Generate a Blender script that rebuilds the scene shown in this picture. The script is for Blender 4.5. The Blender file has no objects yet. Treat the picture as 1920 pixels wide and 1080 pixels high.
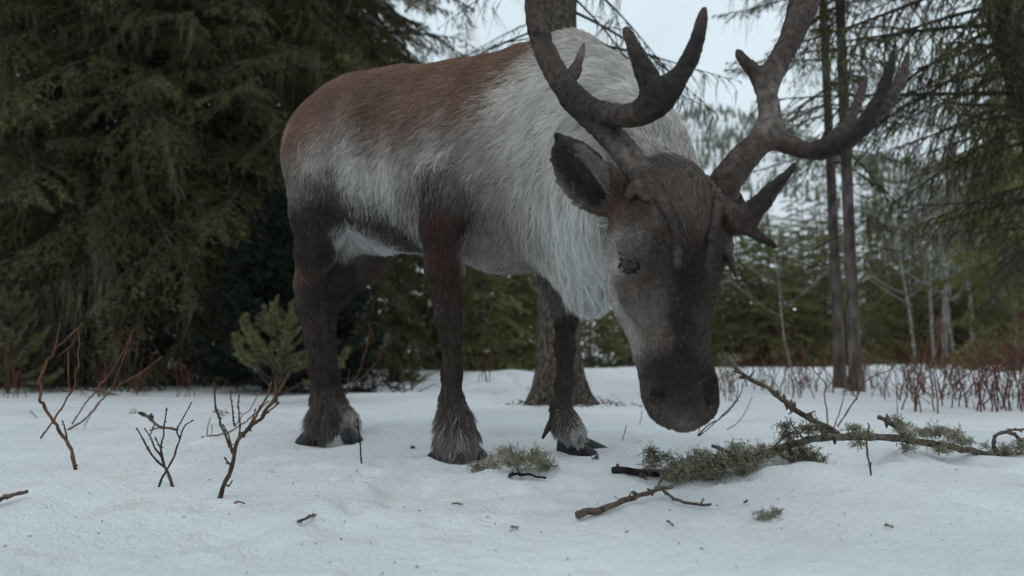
import bpy, math, random
import numpy as np
from mathutils import Vector, Matrix

# ---------------------------------------------------------------- camera, sky, sun, exposure
SC = bpy.context.scene
COL = SC.collection
F_PX = 1390.0                      # focal length in pixels of a 1920 wide frame
CAM_H = 0.26
PITCH = math.radians(5.0)

cam_data = bpy.data.cameras.new('camera')
cam = bpy.data.objects.new('camera', cam_data)
COL.objects.link(cam)
cam.location = (0, 0, CAM_H)
cam.rotation_euler = (math.radians(90) + PITCH, 0, 0)
cam_data.sensor_width = 36.0
cam_data.lens = 36.0 * F_PX / 1920.0
cam_data.clip_start = 0.02
cam_data.clip_end = 6000
cam_data.dof.use_dof = True
cam_data.dof.focus_distance = 1.55
cam_data.dof.aperture_fstop = 3.3
SC.camera = cam

SUN_ELEV, SUN_AZ = math.radians(50), math.radians(200)     # soft veiled sun high behind the left shoulder
world = bpy.data.worlds.new('World')
SC.world = world
world.use_nodes = True
wt = world.node_tree
wt.nodes.clear()
w_out = wt.nodes.new('ShaderNodeOutputWorld')
w_bg = wt.nodes.new('ShaderNodeBackground')
w_sky = wt.nodes.new('ShaderNodeTexSky')
w_sky.sky_type = 'NISHITA'
w_sky.sun_disc = False
w_sky.sun_elevation = SUN_ELEV
w_sky.sun_rotation = SUN_AZ
w_geo = wt.nodes.new('ShaderNodeTexCoord')
w_noise = wt.nodes.new('ShaderNodeTexNoise')
w_noise.inputs['Scale'].default_value = 2.2
w_noise.inputs['Detail'].default_value = 5
w_ramp = wt.nodes.new('ShaderNodeValToRGB')
w_ramp.color_ramp.elements[0].position = 0.30
w_ramp.color_ramp.elements[0].color = (0.66, 0.66, 0.66, 1)
w_ramp.color_ramp.elements[1].position = 0.62
w_ramp.color_ramp.elements[1].color = (0.97, 0.97, 0.97, 1)
w_mix = wt.nodes.new('ShaderNodeMix')
w_mix.data_type = 'RGBA'
w_mix.inputs[7].default_value = (11.0, 12.7, 13.6, 1)        # grey-blue veil of cloud
wt.links.new(w_geo.outputs['Generated'], w_noise.inputs['Vector'])
wt.links.new(w_noise.outputs['Fac'], w_ramp.inputs['Fac'])
wt.links.new(w_ramp.outputs['Color'], w_mix.inputs[0])
wt.links.new(w_sky.outputs['Color'], w_mix.inputs[6])
wt.links.new(w_mix.outputs[2], w_bg.inputs['Color'])
w_bg.inputs['Strength'].default_value = 0.15
wt.links.new(w_bg.outputs['Background'], w_out.inputs['Surface'])

sun_data = bpy.data.lights.new('sun', 'SUN')
sun_data.energy = 0.5
sun_data.angle = math.radians(25)
sun_data.color = (1.0, 0.95, 0.88)
sun = bpy.data.objects.new('sun', sun_data)
COL.objects.link(sun)
_d = Vector((math.sin(SUN_AZ) * math.cos(SUN_ELEV), math.cos(SUN_AZ) * math.cos(SUN_ELEV), math.sin(SUN_ELEV)))
sun.rotation_euler = _d.to_track_quat('Z', 'Y').to_euler()

SC.view_settings.view_transform = 'Standard'
SC.view_settings.look = 'None'
SC.view_settings.gamma = 1.0
SC.view_settings.use_curve_mapping = False
SC.view_settings.exposure = -0.85
SC.render.engine = 'CYCLES'
SC.cycles.max_bounces = 6
SC.cycles.diffuse_bounces = 3
SC.cycles.glossy_bounces = 2
SC.cycles.transmission_bounces = 4
SC.cycles.transparent_max_bounces = 6
SC.cycles.use_adaptive_sampling = True
SC.cycles.adaptive_threshold = 0.015
SC.cycles.use_denoising = True
try:
    SC.cycles.denoiser = 'OPENIMAGEDENOISE'
    SC.cycles.denoising_prefilter = 'ACCURATE'
except Exception:
    pass

# ---------------------------------------------------------------- helpers
SP, CP = math.sin(PITCH), math.cos(PITCH)
rng = np.random.default_rng(11)
random.seed(11)


def P(px, py, Y):
    """A point of the place seen at pixel (px, py) of the photograph and lying Y metres in front."""
    u, v = (px - 960) / F_PX, (540 - py) / F_PX
    d = Y / (CP - v * SP)
    return np.array([d * u, Y, CAM_H + d * (SP + v * CP)])


def G(px, py, z=0.0):
    """The point of the ground plane seen at pixel (px, py)."""
    v = (540 - py) / F_PX
    d = (z - CAM_H) / (SP + v * CP)
    return np.array([d * (px - 960) / F_PX, d * (CP - v * SP), z])


def unit(v):
    v = np.asarray(v, float)
    return v / np.maximum(np.linalg.norm(v, axis=-1, keepdims=True), 1e-9)


def _hash(ix, iy, iz, seed):
    with np.errstate(over='ignore'):
        h = (ix.astype(np.int64) * 374761393 + iy.astype(np.int64) * 668265263 + iz.astype(np.int64) * 2147483647 + seed * 974711) & 0xFFFFFFFF
        h = ((h ^ (h >> 13)) * 1274126177) & 0xFFFFFFFF
        h = ((h ^ (h >> 16)) * 2246822519) & 0xFFFFFFFF
        h = h ^ (h >> 15)
    return (h & 0xFFFFFF) / float(0xFFFFFF)


def vnoise(p, seed=0):
    """Value noise in -1..1 at points p (n,3)."""
    p = np.asarray(p, float)
    i = np.floor(p)
    f = p - i
    f = f * f * f * (f * (f * 6 - 15) + 10)
    i = i.astype(np.int64)
    r = 0
    for dx in (0, 1):
        wx = f[:, 0] if dx else 1 - f[:, 0]
        for dy in (0, 1):
            wy = f[:, 1] if dy else 1 - f[:, 1]
            for dz in (0, 1):
                wz = f[:, 2] if dz else 1 - f[:, 2]
                r = r + wx * wy * wz * _hash(i[:, 0] + dx, i[:, 1] + dy, i[:, 2] + dz, seed)
    return r * 2 - 1


def fbm(p, octaves=4, seed=0, gain=0.5):
    p = np.asarray(p, float)
    a, t, s = 1.0, 0, 0
    for k in range(octaves):
        t = t + a * vnoise(p * (2.03 ** k) + 17.3 * k, seed + k)
        s += a
        a *= gain
    return t / s


def mesh_np(name, V, tris=None, quads=None, mats=(), tmat=None, qmat=None, smooth=True):
    me = bpy.data.meshes.new(name)
    V = np.asarray(V, np.float32)
    me.vertices.add(len(V))
    me.vertices.foreach_set('co', V.ravel())
    parts, starts, midx = [], [], []
    n0 = 0
    for F, k, fm in ((tris, 3, tmat), (quads, 4, qmat)):
        if F is None or len(F) == 0:
            continue
        F = np.asarray(F, np.int32)
        parts.append(F.ravel())
        starts.append(n0 + np.arange(len(F), dtype=np.int32) * k)
        n0 += len(F) * k
        midx.append(np.zeros(len(F), np.int32) if fm is None else np.broadcast_to(np.asarray(fm, np.int32), (len(F),)))
    L = np.concatenate(parts)
    me.loops.add(len(L))
    me.loops.foreach_set('vertex_index', L)
    S = np.concatenate(starts)
    me.polygons.add(len(S))
    me.polygons.foreach_set('loop_start', S)
    me.polygons.foreach_set('material_index', np.concatenate(midx).astype(np.int32))
    me.polygons.foreach_set('use_smooth', np.full(len(S), smooth, bool))
    for m in mats:
        me.materials.append(m)
    me.update(calc_edges=True)
    return me


def link(name, data, parent=None, loc=None):
    o = bpy.data.objects.new(name, data)
    COL.objects.link(o)
    if parent is not None:
        o.parent = parent
    if loc is not None:
        o.location = [float(q) for q in loc]
    return o


def thing(o, label, cat, group=None, kind=None):
    if label:
        o['label'] = label
    if cat:
        o['category'] = cat
    if group:
        o['group'] = group
    if kind:
        o['kind'] = kind
    return o


class Acc:
    """Collects tubes and needle triangles into arrays for one mesh."""

    def __init__(self):
        self.v, self.t, self.q, self.tm, self.qm, self.n = [], [], [], [], [], 0

    def add(self, V, tris=None, quads=None, m=0):
        V = np.asarray(V, float)
        self.v.append(V)
        if tris is not None and len(tris):
            self.t.append(np.asarray(tris) + self.n)
            self.tm.append(np.full(len(tris), m))
        if quads is not None and len(quads):
            self.q.append(np.asarray(quads) + self.n)
            self.qm.append(np.full(len(quads), m))
        self.n += len(V)

    def tube(self, pts, rad, sides=5, m=0, flat=None):
        pts = np.asarray(pts, float)
        n = len(pts)
        rad = np.broadcast_to(np.asarray(rad, float), (n,))
        tg = np.gradient(pts, axis=0)
        tg = unit(tg)
        ref = np.array([0.31, 0.17, 0.93]) if abs(tg[:, 2]).mean() < 0.8 else np.array([0.93, 0.31, 0.17])
        a = unit(np.cross(tg, ref))
        b = np.cross(tg, a)
        th = np.arange(sides) * 2 * math.pi / sides
        ring = (a[:, None] * np.cos(th)[None, :, None] + b[:, None] * np.sin(th)[None, :, None]) * rad[:, None, None]
        V = (pts[:, None] + ring).reshape(-1, 3)
        i = np.arange(n - 1)[:, None] * sides
        j = np.arange(sides)[None]
        k = (j + 1) % sides
        Q = np.stack([i + j, i + k, i + sides + k, i + sides + j], -1).reshape(-1, 4)
        tip = np.array([pts[-1] + tg[-1] * rad[-1] * 0.6, pts[0] - tg[0] * rad[0] * 0.3])
        e = (n - 1) * sides
        T = [[e + q, e + (q + 1) % sides, n * sides] for q in range(sides)]
        T += [[(q + 1) % sides, q, n * sides + 1] for q in range(sides)]
        self.add(np.vstack([V, tip]), T, Q, m)

    def needles(self, base, dirs, length, width, m=0):
        """One thin triangle per needle."""
        n = len(base)
        dirs = unit(dirs)
        side = unit(np.cross(dirs, rng.normal(size=(n, 3))))
        w = (np.asarray(width) * np.ones(n))[:, None] * 0.5
        l = (np.asarray(length) * np.ones(n))[:, None]
        V = np.stack([base - side * w, base + side * w, base + dirs * l], 1).reshape(-1, 3)
        self.add(V, np.arange(3 * n).reshape(-1, 3), None, m)

    def mesh(self, name, mats, smooth=True):
        return mesh_np(name, np.vstack(self.v),
                       np.vstack(self.t) if self.t else None, np.vstack(self.q) if self.q else None, mats,
                       np.concatenate(self.tm) if self.t else None, np.concatenate(self.qm) if self.q else None, smooth)


def spline(pts, n):
    """Smooth resample of a polyline (Catmull-Rom); extra columns follow along."""
    p = np.asarray(pts, float)
    if len(p) < 3:
        t = np.linspace(0, 1, n)[:, None]
        return p[0] * (1 - t) + p[-1] * t
    q = np.vstack([2 * p[0] - p[1], p, 2 * p[-1] - p[-2]])
    t = np.linspace(0, len(p) - 1 - 1e-6, n)
    i = t.astype(int)
    f = (t - i)[:, None]
    a, b, c, d = q[i], q[i + 1], q[i + 2], q[i + 3]
    return 0.5 * ((2 * b) + (c - a) * f + (2 * a - 5 * b + 4 * c - d) * f ** 2 + (3 * b - a - 3 * c + d) * f ** 3)


# ---------------------------------------------------------------- materials
def new_mat(name):
    m = bpy.data.materials.new(name)
    m.use_nodes = True
    nt = m.node_tree
    nt.nodes.clear()
    out = nt.nodes.new('ShaderNodeOutputMaterial')
    b = nt.nodes.new('ShaderNodeBsdfPrincipled')
    nt.links.new(b.outputs['BSDF'], out.inputs['Surface'])
    b.inputs['Roughness'].default_value = 0.8
    b.inputs['Specular IOR Level'].default_value = 0.25
    return m, nt, b, out


def noise_mat(name, c0, c1, scale=8, detail=4, rough=0.95, bump=0.0, bump_scale=None, stretch=(1, 1, 1), lo=0.35, hi=0.65,
              c2=None, spec=0.06, per_object=0.0, bump_dist=0.01):
    m, nt, b, out = new_mat(name)
    tc = nt.nodes.new('ShaderNodeTexCoord')
    mp = nt.nodes.new('ShaderNodeMapping')
    mp.inputs['Scale'].default_value = stretch
    nz = nt.nodes.new('ShaderNodeTexNoise')
    nz.inputs['Scale'].default_value = scale
    nz.inputs['Detail'].default_value = detail
    rp = nt.nodes.new('ShaderNodeValToRGB')
    rp.color_ramp.elements[0].position = lo
    rp.color_ramp.elements[1].position = hi
    rp.color_ramp.elements[0].color = (*c0, 1)
    rp.color_ramp.elements[1].color = (*c1, 1)
    if c2:
        e = rp.color_ramp.elements.new((lo + hi) / 2)
        e.color = (*c2, 1)
    nt.links.new(tc.outputs['Object'], mp.inputs['Vector'])
    nt.links.new(mp.outputs['Vector'], nz.inputs['Vector'])
    nt.links.new(nz.outputs['Fac'], rp.inputs['Fac'])
    src = rp.outputs['Color']
    if per_object:
        oi = nt.nodes.new('ShaderNodeObjectInfo')
        mr = nt.nodes.new('ShaderNodeMapRange')
        mr.inputs['To Min'].default_value = 1 - per_object
        mr.inputs['To Max'].default_value = 1 + per_object
        mm = nt.nodes.new('ShaderNodeMix')
        mm.data_type = 'RGBA'
        mm.blend_type = 'MULTIPLY'
        mm.inputs[0].default_value = 1
        nt.links.new(oi.outputs['Random'], mr.inputs['Value'])
        nt.links.new(src, mm.inputs[6])
        nt.links.new(mr.outputs['Result'], mm.inputs[7])
        src = mm.outputs[2]
    nt.links.new(src, b.inputs['Base Color'])
    b.inputs['Roughness'].default_value = rough
    b.inputs['Specular IOR Level'].default_value = spec
    if bump:
        n2 = nt.nodes.new('ShaderNodeTexNoise')
        n2.inputs['Scale'].default_value = bump_scale or scale * 3
        n2.inputs['Detail'].default_value = 5
        nt.links.new(mp.outputs['Vector'], n2.inputs['Vector'])
        bp = nt.nodes.new('ShaderNodeBump')
        bp.inputs['Strength'].default_value = bump
        bp.inputs['Distance'].default_value = bump_dist
        nt.links.new(n2.outputs['Fac'], bp.inputs['Height'])
        nt.links.new(bp.outputs['Normal'], b.inputs['Normal'])
    return m

# ---------------------------------------------------------------- snow
HOLES = []          # (x, y, radius, depth)  dents (+) and mounds (-) in the snow
for px, py, r, dp in [
        (1585, 872, 0.085, 0.055), (1610, 862, 0.06, 0.035), (1530, 905, 0.10, -0.022), (1480, 885, 0.06, -0.026),
        (1450, 912, 0.07, -0.012), (1720, 862, 0.10, -0.014), (1800, 868, 0.09, 0.016), (1330, 902, 0.07, 0.012),
        (1230, 900, 0.06, 0.010), (1390, 905, 0.06, 0.012), (790, 905, 0.075, 0.018), (850, 925, 0.09, 0.014), (720, 930, 0.10, 0.012),
        (660, 990, 0.07, 0.010), (690, 890, 0.05, 0.008), (800, 870, 0.045, -0.008), (1050, 885, 0.09, -0.012), (960, 905, 0.10, -0.010),
        (880, 740, 0.16, 0.03), (930, 752, 0.18, 0.035), (985, 748, 0.12, -0.05), (900, 722, 0.30, -0.06), (960, 715, 0.35, -0.06),
        (1150, 800, 0.12, 0.012), (1240, 780, 0.14, -0.012), (360, 770, 0.15, 0.016), (250, 800, 0.12, 0.010), (1430, 1010, 0.12, 0.010),
        (1130, 975, 0.05, -0.006), (1190, 962, 0.03, -0.006), (300, 1000, 0.13, 0.008), (1640, 960, 0.16, -0.010), (1780, 820, 0.18, -0.012),
        (600, 832, 0.10, 0.012), (655, 826, 0.08, 0.010), (855, 860, 0.08, 0.014), (1090, 850, 0.07, 0.008), (1385, 1018, 0.05, 0.008)]:
    g = G(px, py)
    HOLES.append((g[0], g[1], r, dp * 1.5))

_r = random.Random(5)
for _ in range(70):                                      # old soft dents, clods and half filled prints
    a_, d_ = math.radians(90 + 76 * (_r.random() - 0.5)), 0.8 + 2.4 * _r.random()
    HOLES.append((math.cos(a_) * d_, math.sin(a_) * d_, 0.02 + 0.06 * _r.random(), (0.016 if _r.random() < 0.6 else -0.010) * (0.4 + _r.random())))
for px, py in ((742, 872), (765, 905), (930, 930), (700, 958), (640, 905), (560, 880), (500, 862), (980, 958), (880, 985), (1060, 920), (1180, 850), (1260, 838), (760, 800), (700, 785), (960, 815), (930, 795)):
    g = G(px, py)                                        # prints of split hooves
    for q in (-1, 1):
        HOLES.append((g[0] + q * 0.028, g[1] + 0.01 * q, 0.034, 0.020))


def snow_z(x, y):
    x = np.atleast_1d(np.asarray(x, float))
    y = np.atleast_1d(np.asarray(y, float))
    p = np.stack([x, y, np.zeros_like(x)], 1)
    r = np.hypot(x, y)
    z = 0.008 * vnoise(p * 1.1, 3) + 0.003 * fbm(p * 4.0, 3, 5)
    z = z + np.clip((r - 3.5) / 4, 0, 1) * 0.03 * vnoise(p * 0.8, 8)
    z = z + np.clip((r - 6) / 20, 0, 1) * 0.25 * vnoise(p * 0.12, 9)
    wob = 1 + 0.45 * vnoise(p * 16, 21)
    for hx, hy, hr, hd in HOLES:
        dx, dy = x - hx, y - hy
        d2 = (dx * dx + dy * dy) * wob / (hr * hr)
        k = np.exp(-d2 * 1.1)
        rim = np.exp(-(np.sqrt(d2) - 1.35) ** 2 * 5)
        z = z - hd * k + (0.22 * hd * rim if hd > 0 else 0)
    near = np.exp(-(r / 3.2) ** 2)
    z = z + near * 0.0030 * fbm(p * 24, 3, 31) + near * 0.0022 * vnoise(p * 80, 33)
    crumb = np.clip(vnoise(p * 30, 37) - 0.62, 0, 1) * np.clip(vnoise(p * 2.2, 38) + 0.1, 0, 1)
    z = z + near * 0.045 * crumb
    return z


def sz(x, y):
    return float(snow_z([x], [y])[0])


def GS(px, py):
    """The point of the snow surface seen at a pixel."""
    g = G(px, py)
    for _ in range(4):
        g = G(px, py, sz(g[0], g[1]))
    return g


def axis_pts(n, lim, c):
    t = np.linspace(-1, 1, n)
    return np.sinh(t * c) / math.sinh(c) * lim


sx = axis_pts(760, 400, 7.4)
t_ = np.linspace(0, 1, 700)
sy = -3.0 + 3.3 + 0.0 * t_
sy = np.concatenate([np.linspace(-60, -3, 20), np.linspace(-2.9, 0.35, 30),
                     0.35 + 0.0 + (np.exp(np.linspace(0, math.log(1000), 640)) - 1) * 0.42])
sy = np.unique(np.round(sy, 5))
GX, GY = np.meshgrid(sx, sy)
gx, gy = GX.ravel(), GY.ravel()
gz = snow_z(gx, gy)
nx, ny = len(sx), len(sy)
ii = (np.arange(ny - 1)[:, None] * nx + np.arange(nx - 1)[None]).ravel()
Q = np.stack([ii, ii + 1, ii + 1 + nx, ii + nx], 1)

m_snow, nt, b, out = new_mat('snow')
tc = nt.nodes.new('ShaderNodeTexCoord')
n1 = nt.nodes.new('ShaderNodeTexNoise'); n1.inputs['Scale'].default_value = 1.7; n1.inputs['Detail'].default_value = 6
r1 = nt.nodes.new('ShaderNodeValToRGB')
r1.color_ramp.elements[0].position = 0.30; r1.color_ramp.elements[0].color = (0.70, 0.715, 0.725, 1)
r1.color_ramp.elements[1].position = 0.62; r1.color_ramp.elements[1].color = (0.84, 0.85, 0.86, 1)
n3 = nt.nodes.new('ShaderNodeTexNoise'); n3.inputs['Scale'].default_value = 6.5; n3.inputs['Detail'].default_value = 4
r3 = nt.nodes.new('ShaderNodeValToRGB')
r3.color_ramp.elements[0].position = 0.60; r3.color_ramp.elements[0].color = (1, 1, 1, 1)
r3.color_ramp.elements[1].position = 0.78; r3.color_ramp.elements[1].color = (0.86, 0.80, 0.74, 1)
mx = nt.nodes.new('ShaderNodeMix'); mx.data_type = 'RGBA'; mx.blend_type = 'MULTIPLY'; mx.inputs[0].default_value = 1
n2 = nt.nodes.new('ShaderNodeTexNoise'); n2.inputs['Scale'].default_value = 160; n2.inputs['Detail'].default_value = 4
n4 = nt.nodes.new('ShaderNodeTexNoise'); n4.inputs['Scale'].default_value = 45; n4.inputs['Detail'].default_value = 3
b1 = nt.nodes.new('ShaderNodeBump'); b1.inputs['Strength'].default_value = 0.8; b1.inputs['Distance'].default_value = 0.006
b2 = nt.nodes.new('ShaderNodeBump'); b2.inputs['Strength'].default_value = 0.6; b2.inputs['Distance'].default_value = 0.012
for n_ in (n1, n2, n3, n4):
    nt.links.new(tc.outputs['Object'], n_.inputs['Vector'])
nt.links.new(n1.outputs['Fac'], r1.inputs['Fac'])
nt.links.new(n3.outputs['Fac'], r3.inputs['Fac'])
nt.links.new(r1.outputs['Color'], mx.inputs[6])
nt.links.new(r3.outputs['Color'], mx.inputs[7])
nt.links.new(mx.outputs[2], b.inputs['Base Color'])
nt.links.new(n4.outputs['Fac'], b2.inputs['Height'])
nt.links.new(n2.outputs['Fac'], b1.inputs['Height'])
nt.links.new(b2.outputs['Normal'], b1.inputs['Normal'])
nt.links.new(b1.outputs['Normal'], b.inputs['Normal'])
b.inputs['Roughness'].default_value = 0.62
b.inputs['Specular IOR Level'].default_value = 0.3
snow = link('snow_ground', mesh_np('snow_ground', np.stack([gx, gy, gz], 1), None, Q, [m_snow]))
thing(snow, 'white lumpy snow covering the forest floor', 'snow', kind='structure')
HAIR_N = 440000

# ---------------------------------------------------------------- caribou: skin as a smooth union of tapered limbs
class Sdf:
    def __init__(self):
        self.pr = []

    def limb(self, pts, k=0.03, u=(0, 0, 1), sub=False, k2=None):
        """pts rows: px, py, Y, radius in px along u, [radius in px across]"""
        rows = []
        for r in pts:
            s = r[2] / F_PX
            rows.append((P(r[0], r[1], r[2]), r[3] * s, (r[4] if len(r) > 4 else r[3]) * s))
        self.world(rows, k, u, sub, k2)

    def world(self, rows, k=0.03, u=(0, 0, 1), sub=False, k2=None):
        if len(rows) == 1:
            rows = [rows[0], (rows[0][0] + np.array([0, 0, 1e-4]), rows[0][1], rows[0][2])]
        for i, ((a, ua, va), (b, ub, vb)) in enumerate(zip(rows[:-1], rows[1:])):
            self.pr.append((np.asarray(a, float), np.asarray(b, float), ua, va, ub, vb, np.asarray(u, float), k if i == 0 or k2 is None else k2, sub))

    @staticmethod
    def dist(pr, p):
        a, b, ua, va, ub, vb, u, k, sub = pr
        ax = b - a
        L = np.linalg.norm(ax)
        an = ax / L
        uu = u - an * np.dot(u, an)
        if np.linalg.norm(uu) < 1e-3:
            uu = np.array([1.0, 0, 0]) - an * an[0]
        uu = uu / np.linalg.norm(uu)
        vv = np.cross(an, uu)
        q = p - a
        t = np.clip((q @ an) / L, 0, 1)
        qa = q @ an - t * L
        ru = ua + (ub - ua) * t
        rv = va + (vb - va) * t
        rm = np.sqrt(ru * rv)
        return (np.sqrt((q @ uu / ru) ** 2 + (q @ vv / rv) ** 2 + (qa / rm) ** 2) - 1) * np.minimum(ru, rv)

    @staticmethod
    def blend(f, d, k, sub):
        if sub:
            d = -d
            h = np.clip(0.5 - 0.5 * (f - d) / k, 0, 1)
            return f * (1 - h) + d * h + k * h * (1 - h)
        h = np.clip(0.5 + 0.5 * (f - d) / k, 0, 1)
        return f * (1 - h) + d * h - k * h * (1 - h)

    def at(self, p):
        f = np.full(len(p), 10.0)
        for pr in self.pr:
            f = self.blend(f, self.dist(pr, p), pr[7], pr[8])
        return f

    def surface(self, res):
        lo = np.min([np.minimum(q[0], q[1]) - max(q[2:6]) for q in self.pr if not q[8]], 0) - 3 * res
        hi = np.max([np.maximum(q[0], q[1]) + max(q[2:6]) for q in self.pr if not q[8]], 0) + 3 * res
        n = np.ceil((hi - lo) / res).astype(int) + 1
        f = np.full(n, 10.0)
        gxs = [lo[i] + np.arange(n[i]) * res for i in range(3)]
        for pr in self.pr:
            m = max(pr[2:6]) + pr[7] + 2.5 * res
            l = np.maximum(np.floor((np.minimum(pr[0], pr[1]) - m - lo) / res).astype(int), 0)
            h = np.minimum(np.ceil((np.maximum(pr[0], pr[1]) + m - lo) / res).astype(int) + 1, n)
            s = tuple(slice(l[i], h[i]) for i in range(3))
            g = np.meshgrid(*[gxs[i][s[i]] for i in range(3)], indexing='ij')
            p = np.stack([q.ravel() for q in g], 1)
            f[s] = self.blend(f[s].ravel(), self.dist(pr, p), pr[7], pr[8]).reshape(f[s].shape)
        ins = f < 0
        c = [slice(None, -1), slice(1, None)]
        cnt = sum(ins[c[i], c[j], c[k]].astype(np.int8) for i in (0, 1) for j in (0, 1) for k in (0, 1))
        act = np.argwhere((cnt > 0) & (cnt < 8))
        idx = np.full(np.array(n) - 1, -1)
        idx[tuple(act.T)] = np.arange(len(act))
        acc, num = np.zeros((len(act), 3)), np.zeros(len(act))
        corners = [(i, j, k) for i in (0, 1) for j in (0, 1) for k in (0, 1)]
        for a_ in corners:
            for b_ in corners:
                if sum(b_) - sum(a_) == 1 and sum(abs(np.array(a_) - b_)) == 1:
                    fa, fb = f[tuple((act + a_).T)], f[tuple((act + b_).T)]
                    x = (fa < 0) != (fb < 0)
                    t = np.where(x, fa / np.where(fa == fb, 1, fa - fb), 0)
                    pt = np.array(a_) + (np.array(b_) - a_) * t[:, None]
                    acc += pt * x[:, None]
                    num += x
        V = lo + (act + acc / num[:, None]) * res
        quads = []
        for ax in range(3):
            o = [0, 0, 0]
            o[ax] = 1
            s0 = tuple(slice(0, -1) if i == ax else slice(None) for i in range(3))
            s1 = tuple(slice(1, None) if i == ax else slice(None) for i in range(3))
            e = np.argwhere(ins[s0] != ins[s1])
            b1, b2 = [i for i in range(3) if i != ax]
            e = e[(e[:, b1] > 0) & (e[:, b2] > 0) & (e[:, b1] < n[b1] - 1) & (e[:, b2] < n[b2] - 1)]
            d1, d2 = np.eye(3, dtype=int)[b1], np.eye(3, dtype=int)[b2]
            q = np.stack([idx[tuple((e - d1 - d2).T)], idx[tuple((e - d2).T)], idx[tuple(e.T)], idx[tuple((e - d1).T)]], 1)
            flip = ins[tuple(e.T)] if ax != 1 else ~ins[tuple(e.T)]
            q[~flip] = q[~flip][:, ::-1]
            quads.append(q)
        Q = np.vstack(quads)
        for _ in range(2):                      # pull the vertices onto the exact surface
            h = res * 0.25
            d = self.at(V)
            gr = np.stack([self.at(V + h * np.eye(3)[i]) - d for i in range(3)], 1) / h
            V = V - gr * np.clip(d / np.maximum((gr ** 2).sum(1), 0.2), -res * 0.5, res * 0.5)[:, None]
        gr = np.stack([self.at(V + res * 0.4 * np.eye(3)[i]) - self.at(V - res * 0.4 * np.eye(3)[i]) for i in range(3)], 1)
        return V, Q, unit(gr)


body = Sdf()
# trunk: vertical radius, lateral radius
body.limb([(628, 288, 2.32, 112, 92), (680, 290, 2.25, 144, 126), (760, 298, 2.16, 164, 145), (870, 300, 2.04, 176, 158),
           (960, 305, 1.93, 196, 160), (1050, 295, 1.80, 196, 140)], k=0.05)
body.limb([(1050, 295, 1.80, 196, 140), (1105, 318, 1.66, 192, 130), (1165, 350, 1.50, 160, 118), (1215, 385, 1.36, 105, 100)], k=0.05)
body.limb([(1090, 440, 1.66, 100, 70), (1105, 530, 1.60, 46, 40)], k=0.06)         # mane under the neck
body.limb([(990, 120, 1.86, 26), (1070, 112, 1.74, 34), (1130, 140, 1.64, 22)], k=0.06)   # withers
body.limb([(578, 230, 2.42, 24), (566, 275, 2.44, 18)], k=0.03)                     # tail
body.limb([(640, 395, 2.24, 46), (668, 425, 2.30, 40), (720, 440, 2.26, 34)], k=0.05)
body.limb([(640, 425, 2.29, 40), (628, 490, 2.33, 30), (618, 545, 2.40, 22)], k=0.03)      # flank fold and groin
# right hind leg
body.limb([(620, 300, 2.20, 88.4), (605, 400, 2.17, 57.7), (592, 470, 2.20, 35.3), (578, 530, 2.24, 23.2), (575, 575, 2.25, 19.3),
           (587, 630, 2.25, 14.3), (596, 690, 2.25, 13.6), (604, 752, 2.24, 16.6), (606, 782, 2.22, 22.5), (603, 796, 2.21, 26.1)], k=0.02)
# left hind leg
body.limb([(730, 390, 2.36, 67.0), (690, 490, 2.38, 33.5), (640, 545, 2.43, 19.7), (616, 578, 2.53, 16.6), (616, 640, 2.45, 11.4),
           (624, 700, 2.44, 11.4), (630, 755, 2.47, 14.3), (646, 793, 2.39, 23.4)], k=0.02)
# right fore leg
body.limb([(885, 250, 1.88, 79.0), (845, 340, 1.83, 61.4), (830, 425, 1.80, 39.1), (833, 500, 1.83, 31.6), (838, 560, 1.85, 22.7), (840, 595, 1.85, 21.9),
           (846, 640, 1.86, 16.6), (847, 700, 1.86, 15.5), (847, 752, 1.86, 18.1), (852, 788, 1.84, 26.1), (856, 815, 1.83, 36.0)], k=0.02)
# left fore leg
body.limb([(1010, 430, 2.00, 55.8), (1045, 520, 1.98, 31.6), (1061, 600, 1.97, 18.1), (1060, 650, 1.97, 15.9), (1058, 720, 1.96, 13.6),
           (1052, 765, 1.95, 15.1), (1060, 792, 1.93, 20.7), (1078, 810, 1.91, 16.2)], k=0.02)
# head: radius along the face normal, radius across
HN = unit([0.47, -0.86, 0.10])         # out of the forehead
HL = unit([-0.86, -0.47, 0.0])         # towards the animal's right cheek
body.limb([(1262, 362, 1.28, 58, 78), (1255, 412, 1.25, 100, 92), (1252, 475, 1.22, 108, 94), (1252, 550, 1.20, 88, 74),
           (1256, 620, 1.185, 72, 60), (1264, 685, 1.175, 68, 54), (1273, 728, 1.17, 62, 54), (1278, 750, 1.165, 44, 45)], k=0.022, u=HN)
body.limb([(1218, 470, 1.24, 80, 70), (1215, 540, 1.24, 62, 52), (1240, 620, 1.22, 50, 40)], k=0.04, u=HN)         # jaw and cheek
body.limb([(1226, 735, 1.145, 20), (1248, 760, 1.14, 22), (1284, 770, 1.13, 23), (1312, 754, 1.12, 22), (1318, 722, 1.12, 20)], k=0.03)   # lips
body.world([(P(1204, 458, 1.135), 0.020, 0.020), (P(1178, 466, 1.155), 0.018, 0.018)], k=0.02)      # brow over the eye


def march(px, py, d0=0.7):
    """The point of the skin seen at a pixel."""
    o = np.array([0, 0, CAM_H])
    d = unit(P(px, py, 1.0) - o)
    t = d0
    for _ in range(60):
        t += 0.7 * body.at((o + d * t)[None])[0]
    return o + d * t


def nrm_at(p):
    return unit(np.array([body.at((p + 0.004 * e)[None])[0] - body.at((p - 0.004 * e)[None])[0] for e in np.eye(3)]))


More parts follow.
